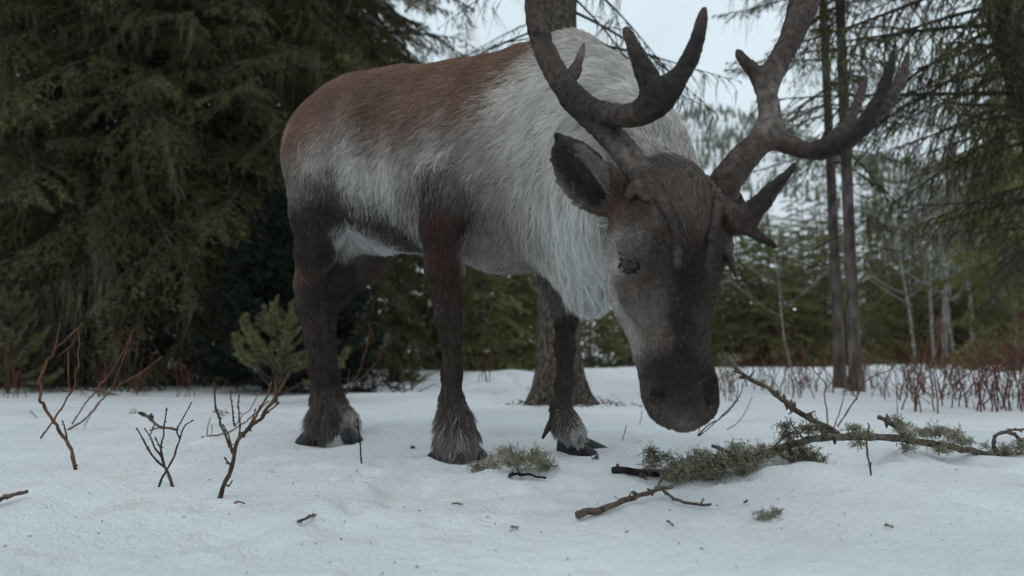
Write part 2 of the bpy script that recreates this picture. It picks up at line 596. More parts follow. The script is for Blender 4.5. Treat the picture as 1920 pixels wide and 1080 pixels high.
# cheek bone, tear furrow and hollow before the eye
zy = [march(1164, 520), march(1185, 560), march(1205, 610)]
body.world([(zy[0], 0.012, 0.012), (zy[1], 0.012, 0.012), (zy[2], 0.008, 0.008)], k=0.022)
hol = march(1222, 520), march(1232, 590)
body.world([(hol[0], 0.012, 0.012), (hol[1], 0.007, 0.007)], k=0.030, sub=True)
eyeS = march(1179, 496)
eyeN = nrm_at(eyeS)
eyeP = eyeS - eyeN * 0.0080
nosA, nosB, nosC = march(1230, 732), march(1236, 762), march(1330, 726)
body.world([(nosA, 0.009, 0.009), ((nosA + nosB) / 2, 0.013, 0.013), (nosB, 0.007, 0.007)], k=0.008, sub=True)
body.world([(nosC, 0.009, 0.009), (nosC + np.array([-0.002, 0, -0.024]), 0.006, 0.006)], k=0.008, sub=True)
for q in (march(1219, 724), march(1248, 770)):
    body.world([(q, 0.006, 0.006), (q + np.array([0.006, 0, -0.008]), 0.006, 0.006)], k=0.012)
EARS = []
# ears
def ear(root, mid, tip, face, w):
    r, m_, t = P(*root), P(*mid), P(*tip)
    across = unit(np.cross(unit(t - r), face))
    pts = spline(np.vstack([r, m_, t]), 6)
    EARS.append((pts[1:], face, w))
    wid = np.array([0.45, 0.8, 1.0, 0.95, 0.62, 0.16]) * w
    thk = np.array([0.022, 0.024, 0.022, 0.018, 0.012, 0.005])
    body.world([(pts[i], wid[i], thk[i]) for i in range(6)], k=0.018, u=across)
    body.world([(pts[i] + face * (thk[i] * 0.75 + 0.002), wid[i] * 0.62, thk[i] * 0.75) for i in range(1, 5)], k=0.010, u=across, sub=True)


ear((1168, 385, 1.25), (1100, 335, 1.235), (1050, 258, 1.20), unit([-0.80, -0.60, 0.0]), 0.042)
ear((1345, 395, 1.32), (1368, 398, 1.39), (1388, 380, 1.45), unit([0.75, -0.6, 0.1]), 0.034)

BV, BQ, BN = body.surface(0.0085)

# ---- which hair grows where: colour, length, lie
from mathutils.bvhtree import BVHTree
bvh = BVHTree.FromPolygons([tuple(v) for v in BV], [tuple(int(i) for i in q) for q in BQ])
W, WT, GW, GR, GD = (.83, .82, .80), (.74, .71, .65), (.64, .61, .58), (.42, .385, .355), (.20, .172, .155)
BR, BB, BM, DK, RB, KK = (.270, .160, .112), (.165, .102, .075), (.35, .275, .235), (.066, .047, .040), (.085, .047, .037), (.026, .021, .020)
BG = (.092, .071, .060)
BM2 = (.180, .138, .115)
DF = (.084, .060, .048)
SEED = [
    # back
    (566, 205, BR, .030, -1, .5), (620, 150, BR, .030, -1, .2), (700, 135, BR, .030, -1, .1), (800, 128, BR, .032, -1, .1), (900, 120, BR, .034, -1, .1), (975, 100, BR, .038, -1, .2),
    (550, 215, BR, .030, -.4, 1), (536, 262, BM, .030, -.2, 1), (600, 215, BR, .030, -1, .5), (680, 195, (.21, .13, .095), .032, -1, .35), (780, 190, BR, .034, -1, .3), (860, 175, BR, .036, -1, .3), (930, 155, BR, .040, -1, .3),
    (560, 262, BR, .030, -.6, 1), (620, 255, BM, .034, -.8, .8), (690, 245, (.21, .14, .105), .036, -1, .6), (760, 235, BR, .038, -1, .5), (840, 228, BR, .040, -1, .5), (900, 195, BR, .040, -1, .4),
    (540, 320, BM, .028, -.2, 1), (590, 300, GW, .034, -.5, 1), (640, 285, GW, .040, -.7, .8), (700, 280, BM, .040, -.9, .7), (770, 275, BM, .040, -1, .7), (828, 262, GR, .042, -1, .7), (870, 245, BM, .042, -1, .6),
    (545, 375, GD, .024, 0, 1), (590, 350, GD, .028, -.1, 1), (625, 345, GD, .032, -.2, 1), (660, 330, W, .044, -.5, 1), (710, 325, W, .044, -.6, 1), (760, 315, GW, .042, -.7, 1), (815, 285, W, .046, -.8, 1), (850, 280, GW, .046, -.8, 1),
    (555, 420, DK, .018, 0, 1), (600, 400, DK, .020, 0, 1), (635, 395, DK, .022, 0, 1), (665, 365, GW, .044, -.4, 1), (720, 365, W, .046, -.4, 1), (765, 355, GR, .044, -.4, 1), (790, 320, GD, .036, -.3, 1),
    (685, 398, DK, .036, -.4, 1), (735, 404, GD, .040, -.3, 1), (665, 408, DK, .030, -.4, 1), (720, 425, DK, .036, -.4, 1), (735, 445, DK, .036, -.4, 1), (775, 435, DK, .032, -.3, 1), (790, 400, DK, .030, -.2, 1), (760, 400, GD, .036, -.3, 1), (760, 460, DK, .034, -.5, 1), (700, 420, DK, .036, -.5, 1), (750, 430, DK, .036, -.5, 1), (780, 460, DK, .034, -.6, .8),
    (660, 440, W, .045, .3, 1), (690, 448, W, .05, .5, .8), (728, 464, W, .05, .3, 1), (755, 476, W, .05, -.2, 1), (690, 505, DK, .014, -.6, .8), (655, 508, DK, .014, -.4, 1), (716, 496, BG, .016, -.6, .8), (632, 500, DK, .014, 0, 1), (660, 470, GW, .03, .2, 1),
    # shoulder and upper fore leg
    (820, 320, GD, .032, -.2, 1), (850, 335, GD, .032, -.2, 1), (810, 370, DK, .026, 0, 1), (860, 375, GD, .030, 0, 1), (835, 410, RB, .018, 0, 1), (800, 430, RB, .016, 0, 1), (865, 420, DK, .02, .1, 1),
    (830, 470, RB, .014, 0, 1), (835, 530, RB, .012, 0, 1), (838, 590, DK, .011, 0, 1), (845, 650, DK, .011, 0, 1), (848, 710, DK, .012, 0, 1),
    (848, 750, BG, .022, 0, 1), (830, 780, BG, .045, -.35, 1), (870, 780, BG, .045, .35, 1), (850, 800, BG, .050, 0, 1), (825, 805, BG, .050, -.4, 1), (880, 808, BG, .050, .5, 1), (812, 834, BG, .055, -.45, 1), (898, 834, BG, .055, .55, 1), (850, 818, BG, .05, 0, 1), (850, 846, WT, .050, 0, 1), (872, 846, WT, .050, .3, 1), (832, 847, W, .050, -.3, 1),
    # neck side and chest
    (900, 275, GR, .048, -1, .5), (880, 320, GR, .048, -.8, .7), (930, 230, WT, .050, -1, .4), (940, 185, WT, .048, -1, .3), (985, 150, WT, .050, -1, .3), (1040, 110, GW, .045, -1, .2),
    (940, 290, GW, .052, -1, .5), (930, 350, GR, .052, -.8, .7), (980, 250, WT, .056, -1, .5), (990, 330, GW, .058, -.9, .7), (1040, 230, WT, .056, -1, .4), (1045, 330, GW, .060, -.7, .9),
    (900, 400, GD, .040, -.4, 1), (940, 420, GR, .050, -.4, 1), (890, 450, GR, .044, -.4, 1), (930, 470, GR, .050, -.5, 1), (900, 490, GW, .050, -.5, 1), (980, 430, GR, .055, -.4, 1), (980, 500, GR, .055, -.3, 1), (1020, 490, GW, .060, -.2, 1),
    (1040, 420, W, .070, -.3, 1), (1090, 420, W, .080, -.15, 1), (1070, 500, W, .095, -.05, 1), (1110, 500, W, .100, 0, 1), (1085, 550, W, .095, 0, 1), (1120, 560, W, .095, .1, 1), (1130, 460, W, .07, .0, 1),
    (1080, 170, WT, .056, -1, .2), (1120, 130, WT, .050, -.9, -.1), (1150, 200, WT, .055, -.9, -.1), (1190, 230, WT, .050, -.8, -.3), (1230, 270, WT, .045, -.6, -.6), (1090, 290, WT, .060, -.9, .6), (1120, 250, WT, .06, -.9, .3),
    (1270, 300, (.30, .26, .225), .032, -.2, -1), (1305, 318, GD, .028, .1, -1), (1230, 320, GD, .028, -.3, -1),
    # hind legs
    (565, 470, DK, .014, 0, 1), (610, 470, DK, .014, 0, 1), (555, 520, BB, .012, 0, 1), (580, 540, DK, .012, 0, 1), (578, 590, DK, .011, 0, 1), (590, 650, DK, .011, 0, 1), (600, 710, DK, .014, 0, 1),
    (570, 735, BG, .030, -.1, 1), (600, 755, BG, .032, 0, 1), (580, 785, BG, .038, -.3, 1), (625, 785, BG, .038, .3, 1), (600, 795, BG, .042, 0, 1), (570, 806, BG, .050, -.5, 1), (632, 806, BG, .050, .5, 1), (600, 808, BG, .050, 0, 1), (580, 824, WT, .045, -.2, 1), (618, 824, WT, .045, .2, 1),
    (720, 500, BB, .014, -.5, 1), (680, 500, GD, .022, -.3, 1), (690, 530, DK, .012, -.9, .8), (650, 545, DK, .012, -.9, .8), (620, 600, DK, .011, 0, 1), (622, 680, DK, .011, 0, 1), (640, 760, BG, .03, .2, 1), (662, 806, WT, .052, .5, 1), (640, 810, WT, .05, 0, 1),
    # left fore leg
    (1062, 615, DK, .012, 0, 1), (1060, 680, DK, .011, 0, 1), (1055, 740, BG, .014, 0, 1), (1045, 775, BG, .026, -.3, 1), (1070, 785, BG, .026, .3, 1), (1058, 806, BG, .042, .1, 1), (1094, 814, WT, .036, .8, .6), (1078, 824, W, .036, .5, 1), (1040, 560, GD, .03, 0, 1),
    # face: the hair lies from the nose up to the ears
    (1235, 350, BM2, .034, -.3, -1), (1290, 340, BM2, .036, .1, -1), (1262, 372, BM2, .040, -.1, -1), (1310, 372, BM2, .038, .1, -1), (1255, 405, BM2, .030, -.1, -1), (1300, 405, BM2, .028, .1, -1), (1340, 420, DF, .014, .2, -1), (1200, 400, DF, .014, -.4, -1),
    (1220, 445, DF, .013, -.4, -1), (1280, 460, (.12, .09, .075), .024, 0, -1), (1185, 445, GD, .012, -.6, -.8), (1195, 458, GD, .010, -.7, -.7), (1156, 470, GR, .013, -.9, -.4), (1146, 520, GR, .013, -.8, -.6), (1180, 545, BM2, .011, -.8, -.6),
    (1225, 520, (.12, .09, .075), .011, -.4, -1), (1290, 530, KK, .011, 0, -1), (1340, 530, DF, .010, .3, -1), (1164, 580, GR, .011, -.7, -.8), (1210, 580, GD, .010, -.5, -1), (1270, 600, KK, .010, -.1, -1), (1330, 600, DF, .009, .3, -1),
    (1190, 640, GR, .011, -.6, -.9), (1230, 640, BM2, .011, -.4, -1), (1280, 670, KK, .009, -.1, -1), (1330, 660, DF, .009, .2, -1), (1196, 700, BM2, .009, -.6, -.9), (1240, 700, KK, .008, -.4, -1), (1290, 730, KK, .008, 0, -1), (1335, 715, KK, .008, .2, -1),
    (1205, 735, DF, .008, -.5, -1), (1250, 735, KK, .007, -.3, -1), (1212, 758, BG, .008, -.4, .6), (1248, 786, BM2, .010, -.2, .8), (1285, 793, GD, .010, 0, 1), (1318, 775, DF, .008, .2, 1), (1290, 755, KK, .006, 0, 1), (1335, 745, KK, .007, .2, 1), (1262, 762, KK, .006, 0, 1),
    # ear
    (1075, 310, DK, .012, -.5, -1), (1110, 320, DK, .012, -.5, -1), (1140, 350, BB, .014, -.6, -.9), (1060, 275, GD, .012, -.4, -1), (1150, 395, BB, .014, -.5, -.5),
]
s_pos, s_col, s_len, s_dir = [], [], [], []
for px, py, c, ln, dx, dy in SEED:
    d = unit(P(px, py, 2.0) - np.array([0, 0, CAM_H]))
    h = bvh.ray_cast(Vector((0, 0, CAM_H)), Vector(d))
    if h[0] is None:
        h = bvh.find_nearest(Vector(P(px, py, 2.3 if px < 720 else 1.9 if px < 1120 else 1.2)))
    s_pos.append(h[0]); s_col.append(c); s_len.append(ln)
    s_dir.append(unit([dx, 0.6 * (-dx if px < 1240 and py < 520 else 0.0), -dy]))
s_pos, s_col, s_len, s_dir = map(np.array, (s_pos, s_col, s_len, s_dir))


def coat(p, chunk=20000):
    """Blend the hair seeds at skin points p."""
    col, ln, dr = np.zeros((len(p), 3)), np.zeros(len(p)), np.zeros((len(p), 3))
    for i in range(0, len(p), chunk):
        q = p[i:i + chunk]
        d2 = ((q[:, None] - s_pos[None]) ** 2).sum(-1)
        w = 1.0 / (d2 + 0.0005) ** 2.5
        w /= w.sum(1, keepdims=True)
        col[i:i + chunk], ln[i:i + chunk], dr[i:i + chunk] = w @ s_col, w @ s_len, w @ s_dir
    return col, ln, unit(dr)


# skin mesh: shadows the hair, tinted like it
m_skin, nt, b, out = new_mat('caribou_skin')
at = nt.nodes.new('ShaderNodeAttribute'); at.attribute_name = 'skin_tint'
nt.links.new(at.outputs['Color'], b.inputs['Base Color'])
b.inputs['Roughness'].default_value = 0.7
me = mesh_np('caribou_body', BV, None, BQ, [m_skin])
bc, bl, bd_ = coat(BV)
nearN = np.min([np.linalg.norm(BV - q, axis=1) for q in (nosA, nosA * .75 + nosB * .25, (nosA + nosB) / 2, nosA * .25 + nosB * .75, nosB, nosC, nosC + np.array([-0.002, 0, -0.02]))], axis=0)
ca = me.attributes.new('skin_tint', 'FLOAT_COLOR', 'POINT')
tint = np.clip(bc * 0.8, 0, 1)
tint[nearN < 0.0115] = (0.012, 0.010, 0.010)
for epts, face, w in EARS:
    de = np.min([np.linalg.norm(BV - q, axis=1) for q in spline(epts, 24)], axis=0)
    tint[de < 1.25 * w] = (0.055, 0.045, 0.038)
ca.data.foreach_set('color', np.hstack([tint, np.ones((len(tint), 1))]).astype(np.float32).ravel())
caribou = bpy.data.objects.new('caribou', None)
COL.objects.link(caribou)
FOOT = np.array([0.0, 1.95, 0.0])
caribou.location = FOOT
thing(caribou, 'brown and white antlered caribou grazing with its head lowered to the snow', 'caribou')


def part(name, data, label=None):
    o = link(name, data, caribou, -FOOT)
    if label:
        o['label'] = label
    return o


part('body', me)


# ---- hair
def hair_mat(name, rough=0.42):
    m = bpy.data.materials.new(name)
    m.use_nodes = True
    nt = m.node_tree
    nt.nodes.clear()
    out = nt.nodes.new('ShaderNodeOutputMaterial')
    at = nt.nodes.new('ShaderNodeAttribute'); at.attribute_name = 'hair_tint'
    d = nt.nodes.new('ShaderNodeBsdfDiffuse')
    t = nt.nodes.new('ShaderNodeBsdfTranslucent')
    g = nt.nodes.new('ShaderNodeBsdfGlossy')
    g.inputs['Roughness'].default_value = 0.5
    m1 = nt.nodes.new('ShaderNodeMixShader'); m1.inputs[0].default_value = 0.30
    m2 = nt.nodes.new('ShaderNodeMixShader'); m2.inputs[0].default_value = 0.02
    for n_ in (d, t):
        nt.links.new(at.outputs['Color'], n_.inputs['Color'])
    nt.links.new(d.outputs[0], m1.inputs[1]); nt.links.new(t.outputs[0], m1.inputs[2])
    nt.links.new(m1.outputs[0], m2.inputs[1]); nt.links.new(g.outputs[0], m2.inputs[2])
    nt.links.new(m2.outputs[0], out.inputs['Surface'])
    return m


m_hair = hair_mat('caribou_hair')
m_fuzz = hair_mat('velvet_fuzz', 0.5)


def sample(V, Q, N, n, dens=None):
    T = np.vstack([Q[:, [0, 1, 2]], Q[:, [0, 2, 3]]])
    a, b_, c = V[T[:, 0]], V[T[:, 1]], V[T[:, 2]]
    ar = np.linalg.norm(np.cross(b_ - a, c - a), axis=1)
    if dens is not None:
        ar = ar * dens[T].mean(1)
    f = rng.choice(len(T), n, p=ar / ar.sum())
    r1, r2 = np.sqrt(rng.random(n)), rng.random(n)
    w = np.stack([1 - r1, r1 * (1 - r2), r1 * r2], 1)
    p = (V[T[f]] * w[..., None]).sum(1)
    nn = unit((N[T[f]] * w[..., None]).sum(1))
    return p, nn


def hair_curves(name, pts, rad0, rad1, col, mat):
    n, k = pts.shape[:2]
    hc = bpy.data.hair_curves.new(name)
    hc.add_curves([k] * n)
    hc.points.foreach_set('position', pts.astype(np.float32).ravel())
    ra = hc.attributes.get('radius') or hc.attributes.new('radius', 'FLOAT', 'POINT')
    s = np.linspace(0, 1, k)
    rr = (np.broadcast_to(rad0, (n,))[:, None] * (1 - s ** 1.6)[None] + rad1)
    ra.data.foreach_set('value', rr.astype(np.float32).ravel())
    at = hc.attributes.new('hair_tint', 'FLOAT_COLOR', 'CURVE')
    at.data.foreach_set('color', np.hstack([np.clip(col, 0.004, 0.9), np.ones((n, 1))]).astype(np.float32).ravel())
    hc.materials.append(mat)
    return hc


def grow(p, nrm, col, ln, dr, k=5, lift=0.35, wild=0.22, clump=0.012, pull=0.55):
    n = len(p)
    ln = ln * (0.65 + 0.7 * rng.random(n))
    t = dr - nrm * (dr * nrm).sum(1, keepdims=True)
    t = unit(t)
    b_ = np.cross(nrm, t)
    sw = 0.45 * fbm(p * 16, 2, 51) + 0.50 * vnoise(p * 48, 53) + 0.30 * vnoise(p * 110, 54) + wild * rng.normal(size=n)
    t = unit(t + b_ * sw[:, None])
    lf = np.clip(lift + 0.10 * rng.normal(size=n) + 0.12 * vnoise(p * 35, 57), 0.08, 0.9)
    s = np.linspace(0, 1, k)[None, :, None]
    a0 = (nrm * lf[:, None] + t * (1 - lf)[:, None])[:, None]
    pts = p[:, None] + ln[:, None, None] * (a0 * s + (t[:, None] * 0.30 - nrm[:, None] * 0.16 * (lf[:, None, None] > 0.2)) * s * s
                                            + np.array([0, 0, -0.12]) * s * s)
    cv = (0.22 * vnoise(p * 70, 58) + 0.12 * rng.normal(size=n)) * ln
    pts = pts + b_[:, None] * (cv[:, None, None] * np.sin(s * 5.0) * s)
    pts = pts + (ln * 0.08)[:, None, None] * rng.normal(size=(n, 1, 3)) * s * s
    cell = np.floor((p + 0.35 * clump * np.stack([vnoise(p * 80, 61), vnoise(p * 80, 62), vnoise(p * 80, 63)], 1)) / clump).astype(np.int64)
    key = cell[:, 0] * 7919 + cell[:, 1] * 104729 * 17 + cell[:, 2] * 1299709 * 31
    _, inv = np.unique(key, return_inverse=True)
    cnt = np.bincount(inv)
    tip = np.stack([np.bincount(inv, pts[:, -1, i]) / cnt for i in range(3)], 1)[inv]
    pts = pts + (tip - pts[:, -1])[:, None] * pull * (s ** 1.5)
    return pts


leg = np.clip((0.018 / np.maximum(bl, 0.006)), 0.35, 2.2)          # short hair stands denser
dens = leg * np.where((BV[:, 1] < 1.34) & (bl < 0.035), 3.2, 1.0)
eyeC = eyeP
dens = np.where(np.linalg.norm(BV - eyeC, axis=1) < 0.0188, 0.0, dens)
dens = np.where(nearN < 0.0095, 0.0, dens)
for epts, face, w in EARS:
    de = np.min([np.linalg.norm(BV - q, axis=1) for q in spline(epts, 24)], axis=0)
    dens = np.where(de < 1.1 * w, 4.0, dens)
hp, hn = sample(BV, BQ, BN, HAIR_N, dens)
_, base_len, hd_ = coat(hp)
warp = 0.030 * np.stack([fbm(hp * 22, 2, 71), fbm(hp * 22, 2, 72), fbm(hp * 22, 2, 73)], 1)
mixed = 0.85 * np.where(base_len > 0.022, np.minimum(base_len, 0.05), 0)[:, None] * rng.normal(size=hp.shape)
hc_, hl_, _ = coat(hp + warp * np.clip(base_len * 30, 0.35, 1)[:, None] + mixed + rng.normal(size=hp.shape) * 0.004)
tuft = np.exp(-(np.linalg.norm(hp - march(1272, 372), axis=1) / 0.060) ** 2)
hl_ = hl_ * (1 + 0.7 * tuft)
hd_ = unit(hd_ + 0.8 * tuft[:, None] * np.stack([vnoise(hp * 55, 75), vnoise(hp * 55, 76), vnoise(hp * 55, 77)], 1))
hl_ = np.where((hp[:, 2] < 0.60) & (hp[:, 1] > 1.5) & (hl_ < 0.02), hl_ * 1.15, np.minimum(hl_, 0.072))
hl_ = np.maximum(np.where((hl_ > 0.02) & (hp[:, 2] > 0.2), hl_ * 0.66, hl_ * 0.9), 0.005)
for epts, face, w in EARS:
    de = np.min([np.linalg.norm(hp - q, axis=1) for q in spline(epts, 24)], axis=0)
    on = de < 1.2 * w * np.interp((hp - epts[0]) @ (epts[-1] - epts[0]) / ((epts[-1] - epts[0]) ** 2).sum(), [0, .3, .6, .9, 1.1], [.55, 1.05, 1.05, .8, .5])
    fr = (hn @ face) > 0.25
    rim = np.clip((de[on] / w - 0.62) / 0.25, 0, 1)[:, None]
    hc_[on] = np.where(fr[on][:, None], np.array([[.082, .072, .064]]) * (1 - rim) + np.array([[.23, .20, .175]]) * rim, np.array([[.090, .062, .047]]))
    hl_[on] = np.where(fr[on], 0.015, 0.010)
    hd_[on] = unit(epts[-1] - epts[0])
nr = np.linalg.norm(hp - eyeP, axis=1)
hl_ = np.where(nr < 0.032, np.minimum(hl_, 0.005), hl_)
hc_ = np.where((nr < 0.0225)[:, None], np.array([[.03, .026, .025]]), hc_)
var = 1 + np.where(hl_ < 0.016, 0.24, 0.16) * rng.normal(size=len(hp)) + 0.28 * fbm(hp * np.array([18, 18, 18]), 2, 81)
hc_ = hc_ * np.clip(var, 0.35, 1.7)[:, None]
# single pale hairs among the dark ones
pale = rng.random(len(hp)) < np.where(hl_ < 0.02, np.where(hp[:, 1] < 1.36, 0.004, 0.008), 0.04)
hc_[pale] = hc_[pale] * 0.4 + 0.6 * np.array([.45, .41, .37])
hlift = np.where(hl_ < 0.013, 0.30, 0.40)
pts = grow(hp, hn, hc_, hl_, hd_, lift=hlift, clump=0.015, pull=0.72)
rad = np.where(hl_ < 0.013, 0.00036, 0.00044)
hobj = part('fur', hair_curves('fur', pts, rad, 0.00010, hc_, m_hair))

# ---------------------------------------------------------------- antlers
m_velvet, nt, b, out = new_mat('antler_velvet')
at = nt.nodes.new('ShaderNodeAttribute'); at.attribute_name = 'velvet_tint'
tc = nt.nodes.new('ShaderNodeTexCoord')
nz = nt.nodes.new('ShaderNodeTexNoise'); nz.inputs['Scale'].default_value = 75; nz.inputs['Detail'].default_value = 6
rp = nt.nodes.new('ShaderNodeValToRGB')
rp.color_ramp.elements[0].position = 0.35; rp.color_ramp.elements[0].color = (0.55, 0.50, 0.48, 1)
rp.color_ramp.elements[1].position = 0.68; rp.color_ramp.elements[1].color = (1.5, 1.4, 1.35, 1)
mm = nt.nodes.new('ShaderNodeMix'); mm.data_type = 'RGBA'; mm.blend_type = 'MULTIPLY'; mm.inputs[0].default_value = 1
bp = nt.nodes.new('ShaderNodeBump'); bp.inputs['Strength'].default_value = 0.55; bp.inputs['Distance'].default_value = 0.004
nt.links.new(tc.outputs['Object'], nz.inputs['Vector'])
nt.links.new(nz.outputs['Fac'], rp.inputs['Fac'])
nt.links.new(at.outputs['Color'], mm.inputs[6]); nt.links.new(rp.outputs['Color'], mm.inputs[7])
nt.links.new(mm.outputs[2], b.inputs['Base Color'])
nt.links.new(nz.outputs['Fac'], bp.inputs['Height']); nt.links.new(bp.outputs['Normal'], b.inputs['Normal'])
b.inputs['Roughness'].default_value = 0.55

VB, VG, VD = (.070, .052, .043), (.165, .142, .126), (.024, .020, .019)


def antler(limbs, paint, fuzz_n):
    s = Sdf()
    for L in limbs:
        L = [(*r_[:3], r_[3] * 0.84 - 0.8) for r_ in L]
        L = [(*r_[:3], max(r_[3], 1.6)) for r_ in L]
        q = spline(np.array(L, float), max(len(L) * 3, 4)) if len(L) > 2 else np.array(L, float)
        s.limb([tuple(r) for r in q], k=0.016, k2=0.003)
    V, Q, N = s.surface(0.0048)
    V = V + N * (0.0026 * fbm(V * 70, 3, 91) + 0.0012 * vnoise(V * 25, 92))[:, None]
    me = mesh_np('antler', V, None, Q, [m_velvet])
    pp = np.array([P(*q[:3]) for q in paint])
    pc = np.array([q[3] for q in paint])

    def tintf(x):
        w = 1 / (((x[:, None] - pp[None]) ** 2).sum(-1) + 0.0004) ** 2
        return (w / w.sum(1, keepdims=True)) @ pc
    c = tintf(V + 0.01 * np.stack([fbm(V * 30, 2, 93)] * 3, 1))
    at = me.attributes.new('velvet_tint', 'FLOAT_COLOR', 'POINT')
    at.data.foreach_set('color', np.hstack([c, np.ones((len(c), 1))]).astype(np.float32).ravel())
    o = part('antler', me)
    p, n = sample(V, Q, N, fuzz_n)
    c = tintf(p) * (1.1 + 0.25 * rng.normal(size=len(p)) + 0.7 * fbm(p * 75, 3, 94))[:, None]
    d = unit(rng.normal(size=p.shape) + np.array([0, 0, -0.8]))
    h = grow(p, n, c, np.full(len(p), 0.0024), d, k=3, lift=0.5, clump=0.004, pull=0.2)
    link('velvet_fuzz', hair_curves('velvet_fuzz', h, 0.00028, 0.00010, c, m_fuzz), o)
    return o


antler([
    [(1205, 335, 1.235, 34), (1178, 292, 1.25, 31), (1140, 248, 1.285, 29), (1095, 205, 1.33, 29), (1052, 152, 1.365, 27), (1020, 92, 1.385, 25), (1003, 30, 1.40, 23), (1006, -50, 1.41, 21), (1035, -130, 1.40, 16), (1080, -200, 1.38, 6)],
    [(1075, 185, 1.34, 24), (1120, 208, 1.28, 25), (1175, 217, 1.215, 27), (1222, 200, 1.165, 33), (1248, 172, 1.14, 33), (1275, 140, 1.125, 24), (1300, 95, 1.12, 18), (1314, 50, 1.115, 14), (1320, 18, 1.115, 8)],
    [(1228, 178, 1.15, 30), (1212, 140, 1.145, 24), (1192, 95, 1.15, 17), (1174, 58, 1.155, 9)],
    [(1062, 162, 1.37, 18), (1078, 132, 1.40, 13), (1088, 105, 1.425, 9), (1094, 82, 1.44, 4)],
    [(1012, 62, 1.385, 17), (1005, 55, 1.365, 12)],
    [(1200, 330, 1.205, 26), (1232, 362, 1.165, 17), (1256, 402, 1.128, 13), (1268, 445, 1.104, 10), (1271, 485, 1.090, 8), (1270, 508, 1.088, 4)],
    [(1180, 368, 1.185, 10), (1195, 352, 1.19, 16), (1215, 372, 1.17, 12)],
], [(1180, 300, 1.25, VG), (1225, 365, 1.165, VB), (1262, 440, 1.10, VD), (1270, 500, 1.08, VB), (1130, 240, 1.29, VB), (1080, 190, 1.34, VD), (1035, 120, 1.375, VB), (1005, 30, 1.40, VB), (1000, -20, 1.41, VD),
    (1094, 85, 1.44, VG), (1080, 130, 1.40, VB), (1130, 205, 1.28, VD), (1180, 220, 1.21, VB), (1240, 160, 1.14, VD), (1205, 120, 1.15, VD), (1180, 75, 1.155, VB), (1300, 90, 1.12, VD), (1320, 25, 1.115, VB)], 26000)

antler([
    [(1338, 372, 1.245, 40), (1368, 332, 1.235, 36), (1405, 285, 1.25, 31), (1437, 250, 1.27, 31), (1443, 215, 1.275, 25), (1438, 172, 1.28, 24), (1446, 140, 1.285, 26), (1466, 105, 1.295, 24), (1490, 55, 1.315, 27), (1508, 5, 1.33, 33), (1530, -50, 1.34, 30), (1550, -120, 1.34, 12)],
    [(1508, -10, 1.33, 26), (1480, -70, 1.32, 16), (1465, -130, 1.31, 6)],
    [(1432, 152, 1.28, 20), (1410, 130, 1.275, 14), (1393, 112, 1.27, 10), (1384, 97, 1.27, 6)],
    [(1440, 248, 1.27, 27), (1480, 272, 1.255, 21), (1530, 283, 1.225, 19), (1585, 266, 1.19, 20), (1627, 228, 1.165, 18), (1655, 170, 1.155, 14), (1668, 130, 1.15, 11), (1676, 96, 1.15, 6)],
    [(1622, 232, 1.18, 15), (1655, 205, 1.20, 14), (1684, 160, 1.225, 12), (1696, 125, 1.235, 9), (1702, 98, 1.24, 5)],
    [(1548, 276, 1.225, 17), (1582, 240, 1.27, 14), (1606, 198, 1.30, 12), (1618, 165, 1.315, 9), (1624, 140, 1.32, 4)],
    [(1350, 400, 1.195, 34), (1388, 410, 1.155, 32), (1420, 388, 1.125, 24), (1450, 355, 1.105, 17), (1475, 328, 1.095, 11), (1493, 306, 1.09, 4)],
    [(1388, 418, 1.155, 22), (1412, 435, 1.14, 13), (1438, 452, 1.13, 9), (1458, 463, 1.125, 4)],
    [(1350, 420, 1.185, 24), (1360, 460, 1.165, 17), (1372, 495, 1.155, 9), (1383, 526, 1.15, 3)],
    [(1348, 375, 1.175, 18), (1341, 420, 1.135, 12), (1333, 465, 1.108, 10), (1328, 496, 1.096, 8), (1330, 514, 1.093, 4)],
], [(1360, 340, 1.235, VB), (1410, 285, 1.25, VB), (1440, 240, 1.27, VG), (1440, 180, 1.28, VG), (1400, 122, 1.275, VB), (1470, 100, 1.3, VB), (1510, 5, 1.33, VB), (1500, 275, 1.245, VB), (1560, 276, 1.21, VD), (1630, 225, 1.165, VD),
    (1672, 110, 1.15, VD), (1700, 110, 1.24, VB), (1610, 190, 1.3, VB), (1390, 405, 1.155, VB), (1440, 365, 1.11, VD), (1490, 310, 1.09, VD), (1450, 460, 1.127, VD), (1370, 480, 1.16, VB), (1332, 470, 1.1, VD)], 26000)

# ---------------------------------------------------------------- eyes
m_eye, nt, b, out = new_mat('eye_surface')
b.inputs['Base Color'].default_value = (0.012, 0.011, 0.012, 1)
b.inputs['Roughness'].default_value = 0.12
b.inputs['Specular IOR Level'].default_value = 0.5


def ball(name, c, r, mat, sq=(1, 1, 1), seg=20, ringn=14):
    th = np.linspace(0, math.pi, ringn)[:, None]
    ph = (np.arange(seg) * 2 * math.pi / seg)[None]
    V = np.stack([np.sin(th) * np.cos(ph), np.sin(th) * np.sin(ph), np.cos(th) * np.ones_like(ph)], -1).reshape(-1, 3)
    i = np.arange(ringn - 1)[:, None] * seg
    j = np.arange(seg)[None]
    k = (j + 1) % seg
    Qd = np.stack([i + j, i + seg + j, i + seg + k, i + k], -1).reshape(-1, 4)
    return mesh_np(name, np.asarray(c) + V * r * np.array(sq), None, Qd, [mat])


